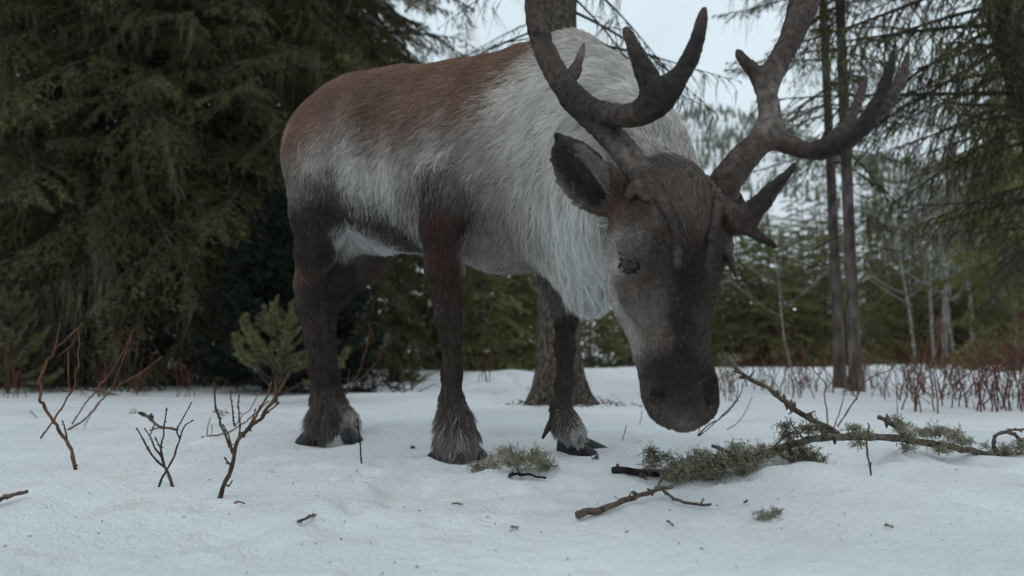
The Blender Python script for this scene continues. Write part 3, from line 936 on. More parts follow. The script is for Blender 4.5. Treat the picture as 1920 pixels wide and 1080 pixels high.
part('eye', ball('eye', eyeP, 0.0176, m_eye))
m_lid = noise_mat('eyelid_skin', (0.030, 0.025, 0.023), (0.075, 0.062, 0.055), 120, 3, 0.8)
def eyelid(updir, cut, r, name='eyelid'):
    a_ = unit(np.asarray(updir, float))
    t1 = unit(np.cross(a_, eyeN)); t2 = np.cross(a_, t1)
    A_ = Acc()
    nr_, ns_ = 9, 28
    V_ = []
    for rad_ in (r, r - 0.0022):
        for i in range(nr_):
            th = math.acos(cut) * i / (nr_ - 1)
            for j in range(ns_):
                f = 2 * math.pi * j / ns_
                V_.append(eyeP + rad_ * (math.cos(th) * a_ + math.sin(th) * (math.cos(f) * t1 + math.sin(f) * t2)))
    Q_ = []
    for k_ in (0, 1):
        for i in range(nr_ - 1):
            for j in range(ns_):
                o_ = k_ * nr_ * ns_
                q = [o_ + i * ns_ + j, o_ + (i + 1) * ns_ + j, o_ + (i + 1) * ns_ + (j + 1) % ns_, o_ + i * ns_ + (j + 1) % ns_]
                Q_.append(q if k_ == 0 else q[::-1])
    for j in range(ns_):
        Q_.append([(nr_ - 1) * ns_ + j, nr_ * ns_ + (nr_ - 1) * ns_ + j, nr_ * ns_ + (nr_ - 1) * ns_ + (j + 1) % ns_, (nr_ - 1) * ns_ + (j + 1) % ns_])
    part(name, mesh_np(name, V_, None, Q_, [m_lid]))
eyelid([eyeN[0] * 0.35, eyeN[1] * 0.35, 1.0], 0.52, 0.0194)
eyelid([eyeN[0] * 0.15, eyeN[1] * 0.15, -1.0], 0.80, 0.0190)
hL = bvh.ray_cast(Vector(P(1252, 480, 1.22)), Vector(-HL + HN * 0.15))
if hL[0] is not None:
    part('eye', ball('eye', np.array(hL[0]) + HL * 0.012, 0.0185, m_eye))

# ---------------------------------------------------------------- hooves
m_hoof = noise_mat('hoof_horn', (0.012, 0.011, 0.012), (0.03, 0.027, 0.027), 60, rough=0.45, bump=0.3, spec=0.35)


def hoof_mesh(c, head, L, w, h):
    """Crescent toe lying flat with its pointed end towards head."""
    head = unit(np.array([head[0], head[1], 0]))
    sd = np.array([-head[1], head[0], 0])
    ns, na = 12, 12
    rows = []
    for i in range(ns):
        s = i / (ns - 1)
        ww = w * (0.55 + 0.45 * math.sin(min(s * 1.5, 1) * math.pi / 2)) * math.sqrt(max(1 - max(s - 0.45, 0) ** 2 / 0.31, 0.0)) + 0.0006
        hh = h * (1 - 0.78 * s ** 1.3) * (0.75 + 0.25 * min(s * 6, 1)) + 0.001
        for j in range(na):
            a = math.pi * j / (na - 1)
            x = -math.cos(a) * ww / 2 * (1 + 0.10 * (1 - math.sin(a)))
            z = math.sin(a) ** 0.8 * hh
            rows.append(c + head * (s - 0.5) * L + sd * (x + 0.006 * math.sin(s * 3.0)) + np.array([0, 0, z]))
    Qd = [[i * na + j, i * na + j + 1, (i + 1) * na + j + 1, (i + 1) * na + j] for i in range(ns - 1) for j in range(na - 1)]
    T = [[0, j + 1, j] for j in range(1, na - 1)] + [[(ns - 1) * na, (ns - 1) * na + j, (ns - 1) * na + j + 1] for j in range(1, na - 1)]
    Qd += [[i * na, (i + 1) * na, (i + 1) * na + na - 1, i * na + na - 1] for i in range(ns - 1)]
    return mesh_np('hoof', rows, T, Qd, [m_hoof])


def hoof(px, py, head, L=0.085, w=0.05, h=0.05, Y=None):
    g = GS(px, py)
    part('hoof', hoof_mesh(g + np.array([0, 0.03 if Y is None else Y, -0.010]), head, L, w, h))


hoof(576, 827, (-0.35, -1), 0.085, 0.068, 0.062, -0.005)
hoof(622, 820, (0.5, -1), 0.075, 0.050, 0.042)
hoof(655, 823, (0.55, -0.85), 0.095, 0.058, 0.042, 0.02)
hoof(640, 815, (0.1, -1), 0.07, 0.05, 0.042)
hoof(818, 858, (-0.45, -0.9), 0.085, 0.056, 0.046, 0.015)
hoof(888, 854, (0.6, -0.8), 0.085, 0.056, 0.046, 0.015)
hoof(1084, 850, (1.0, -0.30), 0.105, 0.054, 0.056)
hoof(1106, 843, (1.0, 0.0), 0.105, 0.050, 0.052)


def dewclaw(a, b_, r):
    A_ = Acc()
    pts_ = spline(np.vstack([a, (a + b_) / 2 + [0, -0.004, 0.004], b_]), 8)
    A_.tube(pts_, np.linspace(1, 0.25, 8) * r, 8)
    part('dewclaw', A_.mesh('dewclaw', [m_hoof]))


dewclaw(P(1040, 786, 1.945), P(1017, 822, 1.93), 0.014)
dewclaw(P(640, 783, 2.40), P(672, 802, 2.36), 0.012)

# ---------------------------------------------------------------- trees
m_bark = noise_mat('spruce_bark', (0.040, 0.030, 0.025), (0.19, 0.155, 0.13), 75, 8, 0.95, 1.0, 90, (1, 1, 0.45), lo=0.34, hi=0.68, bump_dist=0.03)
m_barkd = noise_mat('dark_bark', (0.020, 0.016, 0.012), (0.070, 0.056, 0.044), 26, 6, 0.95, 0.8, 60, (1, 1, 0.4), bump_dist=0.02)
m_bark2 = noise_mat('grey_bark', (0.075, 0.060, 0.054), (0.22, 0.185, 0.165), 20, 6, 0.9, 0.8, 50, (1, 1, 0.3), c2=(0.13, 0.105, 0.09), bump_dist=0.010)
m_pale = noise_mat('aspen_bark', (0.16, 0.15, 0.13), (0.34, 0.33, 0.30), 9, 5, 0.85, 0.3, 30)
m_twig = noise_mat('dead_twig', (0.035, 0.028, 0.024), (0.085, 0.072, 0.06), 30, 4, 0.9)
m_need_d = noise_mat('needles_dark', (0.098, 0.088, 0.038), (0.175, 0.155, 0.072), 7, 4, 0.7, per_object=0.35)
m_need_m = noise_mat('needles_olive', (0.090, 0.094, 0.028), (0.20, 0.195, 0.064), 6, 4, 0.7, per_object=0.30)
m_need_l = noise_mat('needles_backlit_tone', (0.125, 0.125, 0.042), (0.26, 0.245, 0.085), 7, 4, 0.7, per_object=0.3)  # yellower green, made paler so light shining through sits in the colour
m_need_f = noise_mat('needles_far', (0.115, 0.118, 0.046), (0.25, 0.245, 0.105), 1.6, 5, 0.75, per_object=0.30)
m_need_y = noise_mat('needles_young', (0.120, 0.122, 0.055), (0.235, 0.230, 0.115), 14, 4, 0.65, per_object=0.15)
m_need_j = noise_mat('needles_blackish', (0.014, 0.021, 0.016), (0.040, 0.052, 0.040), 10, 4, 0.65, per_object=0.3)
m_beard = noise_mat('beard_lichen', (0.060, 0.064, 0.036), (0.13, 0.135, 0.085), 20, 3, 0.95)
m_red = noise_mat('red_bark', (0.085, 0.038, 0.030), (0.17, 0.075, 0.054), 14, 3, 0.6, per_object=0.25)
m_brownfern = noise_mat('brown_dead_leaves', (0.055, 0.030, 0.014), (0.13, 0.07, 0.03), 18, 3, 0.9)


def bough(L=1.0, n_side=22, droop=0.25, up=0.05, side=0.42, hang=0.25, ter=3, per_m=260, nlen=0.018, nwid=0.0035, r0=0.010,
          spread=55, bare=0.12, lichen=0, need_m=1, bark_m=0, fan=0.9, seedless=False):
    """One conifer bough along +X: stem, side twigs, needles; optional hanging lichen strands (material 2)."""
    A = Acc()
    s = np.linspace(0, 1, 9)
    ph = rng.random() * 6
    ax = np.stack([s * L, 0.05 * L * np.sin(s * 4 + ph) * s, -droop * L * s ** 1.7 + up * L * np.clip(s - 0.6, 0, 1) ** 2 * 5], 1)
    A.tube(ax, r0 * (1 - 0.88 * s), 5, bark_m)
    twigs = []
    for i in range(n_side):
        t = bare + (1 - bare) * (i + rng.random() * 0.8) / n_side
        base = np.array([np.interp(t, s, ax[:, c]) for c in range(3)])
        sg = 1 if i % 2 else -1
        ang = math.radians(spread * (0.7 + 0.5 * rng.random()) * (1 - 0.35 * t))
        ln = side * L * (1.02 - t) ** 0.75 * (0.55 + 0.6 * rng.random())
        if ln < 0.02:
            continue
        d = np.array([math.cos(ang), sg * math.sin(ang) * fan, (rng.random() - 0.5) * 0.5 - hang * 0.4 - droop * t])
        q = np.linspace(0, 1, 5)[:, None]
        tw = base + unit(d) * ln * q + np.array([0, 0, -hang * ln]) * q ** 2
        A.tube(tw, np.linspace(r0 * 0.38, r0 * 0.10, 5), 3, bark_m)
        twigs.append((tw, ln))
        for k in range(ter):
            t2 = 0.25 + 0.7 * rng.random()
            b2 = base + unit(d) * ln * t2 + np.array([0, 0, -hang * ln]) * t2 ** 2
            sg2 = 1 if rng.random() < 0.5 else -1
            a2 = math.radians(35 + 25 * rng.random()) * sg2
            d2 = np.array([d[0] * math.cos(a2) - d[1] * math.sin(a2), d[0] * math.sin(a2) + d[1] * math.cos(a2), d[2] - hang * rng.random()])
            l2 = ln * (0.25 + 0.3 * rng.random()) * (1.1 - t2 * 0.6)
            q3 = np.linspace(0, 1, 3)[:, None]
            tw2 = b2 + unit(d2) * l2 * q3 + np.array([0, 0, -hang * l2 * 0.8]) * q3 ** 2
            A.tube(tw2, np.linspace(r0 * 0.2, r0 * 0.07, 3), 3, bark_m)
            twigs.append((tw2, l2))
    twigs.append((ax[4:], L * 0.5))
    if per_m:
        B, D = [], []
        for tw, ln in twigs:
            n = max(int(per_m * ln), 3)
            u = rng.random(n) * (len(tw) - 1.001)
            i = u.astype(int)
            f = (u - i)[:, None]
            B.append(tw[i] * (1 - f) + tw[i + 1] * f)
            tg = unit(tw[i + 1] - tw[i])
            D.append(tg * 0.75 + unit(rng.normal(size=(n, 3))) * 0.8 + np.array([0, 0, 0.12]))
        B, D = np.vstack(B), np.vstack(D)
        A.needles(B, D, nlen * (0.7 + 0.6 * rng.random(len(B))), nwid, need_m)
    for k in range(lichen):
        tw, ln = twigs[rng.integers(len(twigs))]
        b0 = tw[rng.integers(len(tw))]
        for _ in range(5):
            l = L * (0.05 + 0.20 * rng.random())
            q = np.linspace(0, 1, 5)[:, None]
            st = b0 + np.array([0, 0, -l]) * q + rng.normal(size=3) * 0.10 * l * q + rng.normal(size=(5, 3)) * 0.03 * l
            A.tube(st, np.linspace(0.0012, 0.0005, 5) * L, 3, 2)
    return A


def trunk_mesh(h, r0, r1, rings=40, seg=14, rough=0.06, flare=0.0, mat=None, lean=(0, 0), wig=0.02, name='trunk', ridges=0.0):
    z = np.linspace(-0.12, h, rings)
    t = np.clip(z / h, 0, 1)
    r = r0 + (r1 - r0) * t + flare * np.exp(-np.maximum(z, 0) / 0.16)
    th = np.arange(seg) * 2 * math.pi / seg
    cx = lean[0] * t + wig * np.sin(t * 5 + rng.random() * 6) * t
    cy = lean[1] * t + wig * np.sin(t * 4 + rng.random() * 6) * t
    Z, TH = np.meshgrid(z, th, indexing='ij')
    R = np.repeat(r[:, None], seg, 1)
    p = np.stack([np.cos(TH).ravel() * 2.5, np.sin(TH).ravel() * 2.5, Z.ravel() * 5], 1)
    o = rng.random() * 50
    dsp = rough * fbm(p + o, 4, 101)
    if flare:
        dsp = dsp + 0.30 * np.exp(-np.maximum(Z.ravel(), 0) / 0.14) * np.cos(TH.ravel() * 5 + 1.3 + 2 * vnoise(p * 0.4 + o, 102))
    if ridges:
        pr_ = np.stack([np.cos(TH).ravel() * 5.5, np.sin(TH).ravel() * 5.5, Z.ravel() * 9], 1)
        dsp = dsp + ridges * (np.abs(vnoise(pr_ + o, 103)) * 2 - 0.7) + ridges * 0.6 * vnoise(pr_ * 2.3 + o, 104)
    R = R * (1 + dsp.reshape(R.shape))
    V = np.stack([cx[:, None] + R * np.cos(TH), cy[:, None] + R * np.sin(TH), Z], -1).reshape(-1, 3)
    i = np.arange(rings - 1)[:, None] * seg
    j = np.arange(seg)[None]
    k = (j + 1) % seg
    Q_ = np.stack([i + j, i + k, i + seg + k, i + seg + j], -1).reshape(-1, 4)
    T_ = [[(rings - 1) * seg, (rings - 1) * seg + q, (rings - 1) * seg + q + 1] for q in range(1, seg - 1)]
    me = mesh_np(name, V, T_, Q_, [mat or m_bark])
    return me, (lambda zz: (np.interp(zz, z, cx), np.interp(zz, z, cy), np.interp(zz, z, r)))


def root_empty(name, x, y, rz=0.0, z=None):
    o = bpy.data.objects.new(name, None)
    COL.objects.link(o)
    o.location = (x, y, sz(x, y) if z is None else z)
    o.rotation_euler = (0, 0, rz)
    return o


def put_branch(root, me, z, az, pitch, scale, at_, name='branch', roll=0.0):
    o = link(name, me, root)
    cx, cy, r = at_(z)
    o.location = (cx + math.cos(az) * r * 0.7, cy + math.sin(az) * r * 0.7, z)
    o.rotation_euler = (roll, pitch, az)
    o.scale = (scale, scale, scale)
    return o


BM_DARK = [bough(1.0, 24, 0.30, 0.05, 0.42, 0.35, 3, 300, 0.020, 0.0040, 0.011, lichen=int(q)).mesh('branch', [m_twig, m_need_d, m_beard]) for q in (0, 3, 8, 14)]
BM_BARE = [bough(1.0, 16, 0.20, 0.02, 0.45, 0.45, 2, 0, r0=0.009, bare=0.2, lichen=int(q)).mesh('branch', [m_twig, m_need_d, m_beard]) for q in (2, 10, 22)]
BM_OLIVE = [bough(1.0, 22, 0.22, 0.06, 0.40, 0.25, 3, 300, 0.020, 0.0040, 0.010, lichen=q).mesh('branch', [m_twig, m_need_m, m_beard]) for q in (0, 0, 4)]
BM_SPARSE = [bough(1.0, 26, 0.16, 0.02, 0.38, 0.75, 3, 150, 0.016, 0.0034, 0.011, spread=62, bare=0.1, fan=0.5, lichen=q).mesh('branch', [m_twig, m_need_l, m_beard]) for q in (1, 4, 9)]


def big_tree(x, y, h, r, label, group, kinds, z0=0.4, z1=6.5, n=60, len0=1.6, len1=0.9, pitch=0.1, bark=None, lean=(0, 0), arc=None,
             name='spruce_tree', seg=14, rings=40, flare=0.03, bare_below=0.0, ridges=0.0, wig=0.03):
    root = root_empty(name, x, y)
    thing(root, label, 'tree', group)
    me, at_ = trunk_mesh(h, r, r * 0.45, rings, seg, 0.06, flare, bark or m_bark, lean, wig, ridges=ridges)
    link('trunk', me, root)
    for i in range(n):
        t = (i + rng.random()) / n
        z = z0 + (z1 - z0) * t
        az = i * 2.4 + rng.random() * 0.7
        if arc:
            az = arc[0] + (arc[1] - arc[0]) * rng.random()
        ks = BM_BARE if z < bare_below and rng.random() < 0.75 else kinds
        put_branch(root, ks[rng.integers(len(ks))], z, az, pitch + 0.25 * rng.normal() * 0.6, (len0 + (len1 - len0) * t) * (0.65 + 0.6 * rng.random()), at_, roll=0.25 * rng.normal())
    return root


def X(px, Y):
    return (px - 960) / F_PX * Y


# dense dark stand on the left
g_left = 'dark spruces of the dense stand left of the caribou'
LEFT = [(30, 5.9, 'dark spruce at the frame edge of the dense stand, bare red twigs at its foot'),
        (150, 6.6, 'dark spruce just behind the tallest red twigs left of the caribou'),
        (255, 5.7, 'dark spruce with long beard lichen on its low dead boughs'),
        (345, 6.9, 'dark spruce set back between the lichen-hung spruce and the blackish young spruce'),
        (440, 6.0, 'dark spruce rising straight behind the blackish young spruce'),
        (545, 7.2, 'dark spruce whose boughs meet the rump of the caribou'),
        (650, 8.8, 'spruce with its boughs ending against open sky above the back of the caribou'),
        (-120, 6.4, 'dark spruce mostly outside the frame beside the dense stand')]
for px, Y, lab in LEFT:
    near = Y < 6.5
    big_tree(X(px, Y), Y, 9.5, 0.055 + 0.03 * rng.random(), lab, g_left, BM_DARK, z0=0.30 if px < 500 else 1.5, z1=6.8, n=175, len0=1.5, len1=1.2,
             pitch=0.16, bare_below=1.2, wig=0.08, bark=m_barkd)

# trunk behind the caribou
ct = root_empty('spruce_tree', *G(1046, 757)[:2])
ctx, cty = ct.location.x, ct.location.y
thing(ct, 'thick rough-barked spruce trunk standing right behind the caribou', 'tree', kind=None)
me, at_c = trunk_mesh(8.5, 0.104, 0.066, 420, 96, 0.05, 0.055, m_bark, (0.05, 0), 0.02, ridges=0.055)
link('trunk', me, ct)
for z, az, pt, sc, k in [(1.80, 0.15, 0.05, 0.8, 2), (1.9, -0.3, 0.15, 0.9, 1), (2.0, 3.0, 0.2, 0.8, 2), (2.1, 0.2, 0.35, 1.0, 2), (1.72, -0.15, 0.25, 0.62, 2), (1.86, 0.1, -0.1, 0.55, 1), (1.98, -0.5, 0.5, 0.75, 2), (2.05, 3.3, 0.35, 0.50, 1), (1.95, 2.9, -0.05, 0.55, 0),
                         (2.2, 0.4, 0.6, 0.8, 2), (2.3, -0.3, 0.7, 0.9, 1), (2.35, 3.6, 0.5, 0.8, 1), (2.4, 5.0, 0.5, 0.8, 2)]:
    put_branch(ct, BM_BARE[k], z, az, pt, sc, at_c)
for i in range(46):
    z = 2.9 + i * 0.11
    put_branch(ct, BM_OLIVE[i % 3], z, i * 2.4, 0.25, 1.3 * (1 - 0.12 * i / 10), at_c)

# two slim trunks on the right
PAIR = [((1576, 724), (1546, 20), 0.040, 'slim straight spruce trunk, left one of the close pair'),
        ((1605, 729), (1579, -20), 0.044, 'slim straight spruce trunk, right one of the close pair')]
for i, (b0, tp, r, lab) in enumerate(PAIR):
    g = G(*b0)
    top = P(tp[0], tp[1], g[1] + 0.1)
    k = 9.0 / (top[2])
    root = big_tree(g[0], g[1], 9.0, r, lab, 'paired slim trunks', BM_OLIVE, z0=1.75, z1=7.5, n=62, len0=0.85, len1=0.75, pitch=0.12,
                    bark=m_bark2, lean=((top[0] - g[0]) * k * 0.75, (0.1) * k), flare=0.012, rings=120, seg=20, ridges=0.03, wig=0.02)
    me, at_ = None, (lambda zz, q=k, tx=top[0] - g[0]: (tx * zz / top[2] * 0.75, 0.1 * zz / 9 * q, r))
    for j in range(12):
        put_branch(root, BM_BARE[j % 3], 0.9 + 0.09 * j, j * 2.4 + i, 0.1, 0.35 + 0.25 * rng.random(), at_)

# near tree at the right edge with long sparse boughs
gr_ = np.array([X(2085, 4.5), 4.5])
rt = root_empty('spruce_tree', gr_[0], gr_[1])
thing(rt, 'leaning spruce with long sparse drooping boughs, cut by the upper corner of the frame', 'tree')
topx = P(1868, -60, 4.5)
lean_r = ((topx[0] - gr_[0]) * 9.0 / topx[2], 0.0)
me, at_r = trunk_mesh(9.0, 0.135, 0.085, 160, 30, 0.06, 0.04, m_bark, lean_r, 0.0, ridges=0.05)
link('trunk', me, rt)
for i in range(88):
    z = 0.9 + 3.4 * (i + rng.random()) / 88
    az = math.pi + rng.normal() * 0.9 if i % 4 else rng.random() * 6.28
    ks = BM_SPARSE if z > 1.2 else BM_BARE
    put_branch(rt, ks[i % 3], z, az, 0.10 + 0.16 * rng.normal() - (0.1 if z > 2.4 else 0.0), (1.35 if z > 1.7 else 1.0) * (0.6 + 0.6 * rng.random()), at_r, roll=0.2 * rng.normal())
for i in range(30):
    put_branch(rt, BM_SPARSE[i % 3], 4.3 + i * 0.13, i * 2.4, 0.2, 1.3 * (1 - 0.2 * i / 30), at_r)


# ---- trees in the middle distance and far off: trunk and crown, a few kinds copied
def crown_acc(h, z0, rad, nb, need, per_m, nlen, nwid, droop=0.25, taper=0.9, gaps=0.0, pitch=0.15):
    A = Acc()
    vs = [bough(1.0, 12, droop, 0.05, 0.45, 0.3, 1, per_m, nlen, nwid, 0.010) for _ in range(3)]
    packs = [(np.vstack(v.v), np.vstack(v.t), np.concatenate(v.tm), np.vstack(v.q)) for v in vs]
    for i in range(nb):
        t = (i + rng.random()) / nb
        z = z0 + (h - z0) * t
        L = rad * (1 - taper * t) ** 0.8 * (0.6 + 0.6 * rng.random()) + 0.06
        if rng.random() < gaps:
            continue
        az = i * 2.4 + rng.random()
        V, T, tm, Q_ = packs[i % 3]
        pt = pitch + 0.15 * rng.normal() - 0.35 * max(t - 0.7, 0) * 3
        M = np.array(Matrix.Rotation(az, 3, 'Z') @ Matrix.Rotation(pt, 3, 'Y'))
        VV = (V * L) @ M.T + np.array([0, 0, z])
        A.v.append(VV)
        A.t.append(T + A.n); A.tm.append(tm)
        A.q.append(Q_ + A.n); A.qm.append(np.zeros(len(Q_), int))
        A.n += len(VV)
    return A


KIND = {}
for nm, h, z0, rad, nb, mat_, per, nl, nw, tp in [
        ('mid_a', 6.0, 0.3, 1.25, 84, m_need_f, 170, 0.060, 0.018, 0.85), ('mid_b', 7.5, 0.3, 1.25, 90, m_need_m, 170, 0.060, 0.018, 0.85),
        ('mid_c', 3.2, 0.05, 1.05, 74, m_need_f, 200, 0.055, 0.017, 0.9), ('dark_a', 9.0, 0.4, 1.5, 80, m_need_d, 130, 0.060, 0.016, 0.8),
        ('thin', 12.0, 2.5, 1.15, 120, m_need_m, 80, 0.085, 0.026, 0.93), ('far_a', 10.0, 0.6, 1.7, 76, m_need_f, 70, 0.10, 0.040, 0.92),
        ('far_b', 13.0, 1.0, 1.7, 84, m_need_f, 70, 0.10, 0.040, 0.93)]:
    cm = crown_acc(h, z0, rad, nb, mat_, per, nl, nw, taper=tp).mesh('crown', [m_twig, mat_])
    tm_, _ = trunk_mesh(h, 0.006 * h + 0.012, 0.006, 24, 8, 0.05, 0.02, m_bark2, (0, 0), 0.02)
    KIND[nm] = (tm_, cm)


def far_tree(kind, px, Y, scale, label, group, name='spruce_tree', sxy=1.0):
    root = root_empty(name, X(px, Y), Y, rng.random() * 6.28)
    root.scale = (scale * sxy, scale * sxy, scale)
    thing(root, label, 'tree', group)
    link('trunk', KIND[kind][0], root)
    link('crown', KIND[kind][1], root)


lab_ld = 'dark spruce deep in the stand left of the caribou, hidden among its neighbours'
for i in range(20):
    far_tree('dark_a', -260 + 46 * i + 30 * rng.random(), 9.0 + 4.5 * rng.random(), 0.85 + 0.3 * rng.random(), lab_ld, 'spruces deep in the left stand')
lab_m = 'olive green spruce seen under the belly of the caribou'
for px, Y, k, s in [(705, 11, 'mid_a', .9), (745, 13, 'mid_a', .9), (800, 10.5, 'mid_c', 1.0), (845, 12.5, 'mid_a', .8), (880, 15, 'mid_b', .8), (930, 11.5, 'mid_a', .75), (965, 14, 'mid_a', .85), (905, 10.2, 'mid_c', .8),
                    (985, 12, 'mid_c', 1.1), (1015, 17, 'mid_a', .8), (760, 17, 'mid_b', .8), (830, 20, 'far_a', .6), (950, 22, 'far_a', .6), (1000, 24, 'far_a', .6)]:
    far_tree(k, px, Y, s, lab_m, 'spruces behind the legs of the caribou')
lab_r = 'olive spruce in the bank of trees between the muzzle and the paired trunks'
for px, Y, k, s in [(1105, 18, 'mid_c', .9), (1140, 22, 'mid_a', .7), (1180, 20, 'mid_c', .9), (1230, 19, 'mid_a', .6), (1350, 17, 'mid_c', .95), (1385, 15, 'mid_c', .98), (1430, 16, 'mid_c', 1.0), (1470, 14.5, 'mid_c', .9), (1510, 16, 'mid_a', .62),
                    (1550, 15, 'mid_c', .95), (1400, 22, 'mid_a', .66), (1470, 23, 'mid_a', .75), (1530, 24, 'mid_a', .8), (1350, 25, 'mid_a', .7), (1300, 24, 'mid_a', .7), (1375, 19, 'mid_a', .62), (1445, 19, 'mid_a', .70), (1415, 28, 'far_a', .62), (1490, 27, 'far_a', .66), (1545, 29, 'far_a', .74), (1330, 30, 'far_a', .6), (1565, 20, 'mid_b', .62)]:
    far_tree(k, px, Y, s, lab_r, 'spruces between the muzzle and the paired trunks', sxy=1.25)
lab_rr = 'olive spruce in the wood right of the paired trunks'
for px, Y, k, s in [(1640, 18, 'mid_a', .6), (1665, 24, 'mid_a', .95), (1700, 30, 'far_a', .75), (1730, 26, 'mid_b', .85), (1760, 32, 'far_a', .8), (1795, 24, 'mid_b', .85), (1830, 30, 'far_a', .85), (1855, 22, 'mid_a', .95), (1885, 17, 'mid_b', 1.0),
                    (1915, 13, 'mid_b', .95), (1945, 16, 'mid_b', 1.0), (1625, 34, 'far_a', .8), (1690, 38, 'far_b', .7), (1780, 40, 'far_b', .75), (1860, 42, 'far_b', .8), (1580, 40, 'far_b', .6), (1500, 42, 'far_b', .55), (1990, 20, 'far_a', .8), (1650, 21, 'mid_b', .75), (1680, 19, 'mid_c', 1.0), (1715, 20, 'mid_a', .7), (1745, 18, 'mid_c', 1.1), (1780, 20, 'mid_a', .72), (1815, 18, 'mid_c', 1.15), (1850, 27, 'far_a', .95), (1720, 34, 'far_a', .95), (1815, 36, 'far_a', 1.0), (1900, 19, 'mid_a', 1.05), (1930, 11, 'mid_a', .95), (1898, 9.6, 'mid_a', 1.0), (1660, 30, 'far_a', .9)]:
    far_tree(k, px, Y, s, lab_rr, 'spruces right of the paired trunks')
far_tree('thin', 872, 24, 1.06, 'thin open spruce whose tip stands alone against the sky above the back of the caribou', 'spruce tips against the sky')
far_tree('far_a', 900, 52, 2.08, 'small distant spruce tip just showing over the back of the caribou', 'spruce tips against the sky')
lab_bg = 'distant spruce closing the valley floor behind the nearer trees'
for i in range(70):
    px = -300 + 2600 * (i + rng.random()) / 70
    Y = 52 + 40 * rng.random()
    far_tree('far_a' if i % 2 else 'far_b', px, Y, 0.8 + 0.25 * rng.random(), lab_bg, 'distant spruces across the valley floor')


lab_be = 'unseen dark spruce in the wood behind the viewer, added to shade the scene'
for i in range(12):  # out of view, added to shade the snow and the animal's near side
    far_tree('dark_a', 0, 1, 0.95 + 0.2 * rng.random(), lab_be, 'unseen spruces added behind the viewer')
    o = [q for q in COL.objects if q.get('label') == lab_be][-1]
    a_ = math.radians(192 + 156 * i / 11)
    d_ = 6.5 + 3.0 * rng.random()
    o.location = (math.cos(a_) * d_, math.sin(a_) * d_, 0)


# ---- bare pale trees in the right wood
def bare_tree(px, Y, h, r, label, n=16):
    root = root_empty('bare_tree', X(px, Y), Y)
    thing(root, label, 'tree', 'bare pale trees in the right wood')
    me, at_ = trunk_mesh(h, r, r * 0.3, 40, 8, 0.03, 0.01, m_pale, (0.3 * rng.normal(), 0.2), 0.12)
    link('trunk', me, root)
    for i in range(n):
        z = h * (0.3 + 0.68 * rng.random())
        az = rng.random() * 6.28
        A = Acc()
        L = (h - z) * 0.5 + 0.5
        s = np.linspace(0, 1, 7)
        pts_ = np.stack([s * L * 0.8, 0.06 * L * np.sin(s * 5 + rng.random() * 6), L * 0.65 * s ** 1.3], 1)
        A.tube(pts_, np.linspace(r * 0.35, 0.006, 7), 4)
        for k in range(4):
            q = 2 + k
            d = unit(np.array([0.7, rng.normal() * 0.8, 0.6 + 0.4 * rng.normal()]))
            A.tube(pts_[q] + d * np.linspace(0, L * 0.35, 4)[:, None], np.linspace(r * 0.15, 0.004, 4), 3)
        o = link('branch', A.mesh('branch', [m_pale]), root)
        cx, cy, rr = at_(z)
        o.location = (cx, cy, z)
        o.rotation_euler = (0, 0, az)


for px, Y, h, r, lab in [(1768, 15, 4.6, 0.062, 'tall straight pale bare trunk in the middle of the right wood'), (1688, 19, 4.2, 0.05, 'bare pale tree with crooked limbs just right of the paired trunks'),
                         (1800, 22, 4.5, 0.06, 'bare pale tree behind the snow-topped mound'), (1845, 18, 5.0, 0.06, 'bare pale tree beside the bright spruce at the frame edge'),
                         (1730, 26, 6.0, 0.06, 'slender bare pale tree between the crooked and the straight one'), (1880, 27, 6.5, 0.07, 'bare pale tree with its fork against the sky gap'), (1712, 14, 3.6, 0.035, 'thin pale sapling trunk nearest right of the paired trunks'), (1748, 16, 4.4, 0.04, 'thin pale trunk just left of the tall straight pale one'), (1786, 14, 3.4, 0.035, 'short thin pale trunk just right of the tall straight pale one'), (1822, 15, 4.6, 0.045, 'thin pale trunk rising over the snow-topped mound'), (1862, 14, 4.0, 0.04, 'thin pale trunk beside the bright spruce at the right frame edge')]:
    bare_tree(px, Y, h, r, lab)
bare_tree(1480, 13, 2.2, 0.02, 'thin leaning bare stem above the spruce bank behind the antler', 6)

# ---------------------------------------------------------------- snowy mountain with its forest
m_mtn, nt, b, out = new_mat('mountain_snow')
tc = nt.nodes.new('ShaderNodeTexCoord')
nz = nt.nodes.new('ShaderNodeTexNoise'); nz.inputs['Scale'].default_value = 0.035; nz.inputs['Detail'].default_value = 8; nz.inputs['Roughness'].default_value = 0.7
rp = nt.nodes.new('ShaderNodeValToRGB')
rp.color_ramp.elements[0].position = 0.36; rp.color_ramp.elements[0].color = (0.30, 0.30, 0.28, 1)
rp.color_ramp.elements[1].position = 0.50; rp.color_ramp.elements[1].color = (0.80, 0.81, 0.82, 1)
nt.links.new(tc.outputs['Object'], nz.inputs['Vector'])
nt.links.new(nz.outputs['Fac'], rp.inputs['Fac']); nt.links.new(rp.outputs['Color'], b.inputs['Base Color'])


def mtn_z(x, y):
    """Ridge whose crest shows at the photograph's height, sloping up from the valley."""
    x, y = np.asarray(x, float), np.asarray(y, float)
    pxl = 960 + x / 620 * F_PX
    crest = np.interp(pxl, [-400, 600, 900, 1150, 1260, 1330, 1390, 1450, 1520, 1620, 1750, 1900, 2200, 2800], [330, 300, 260, 225, 208, 194, 200, 228, 262, 290, 300, 285, 250, 260])
    hz = (661 - crest) / F_PX * 620
    t = np.clip((y - 110) / 510, 0, 1)
    p = np.stack([x * 0.012, y * 0.012, 0 * x], 1)
    return hz * t ** 1.25 * (1 + 0.10 * fbm(p, 4, 121) * (1 - t) * 2) - np.clip((y - 620) / 300, 0, 1) * hz * 0.6 - 0.4 * (t <= 0)


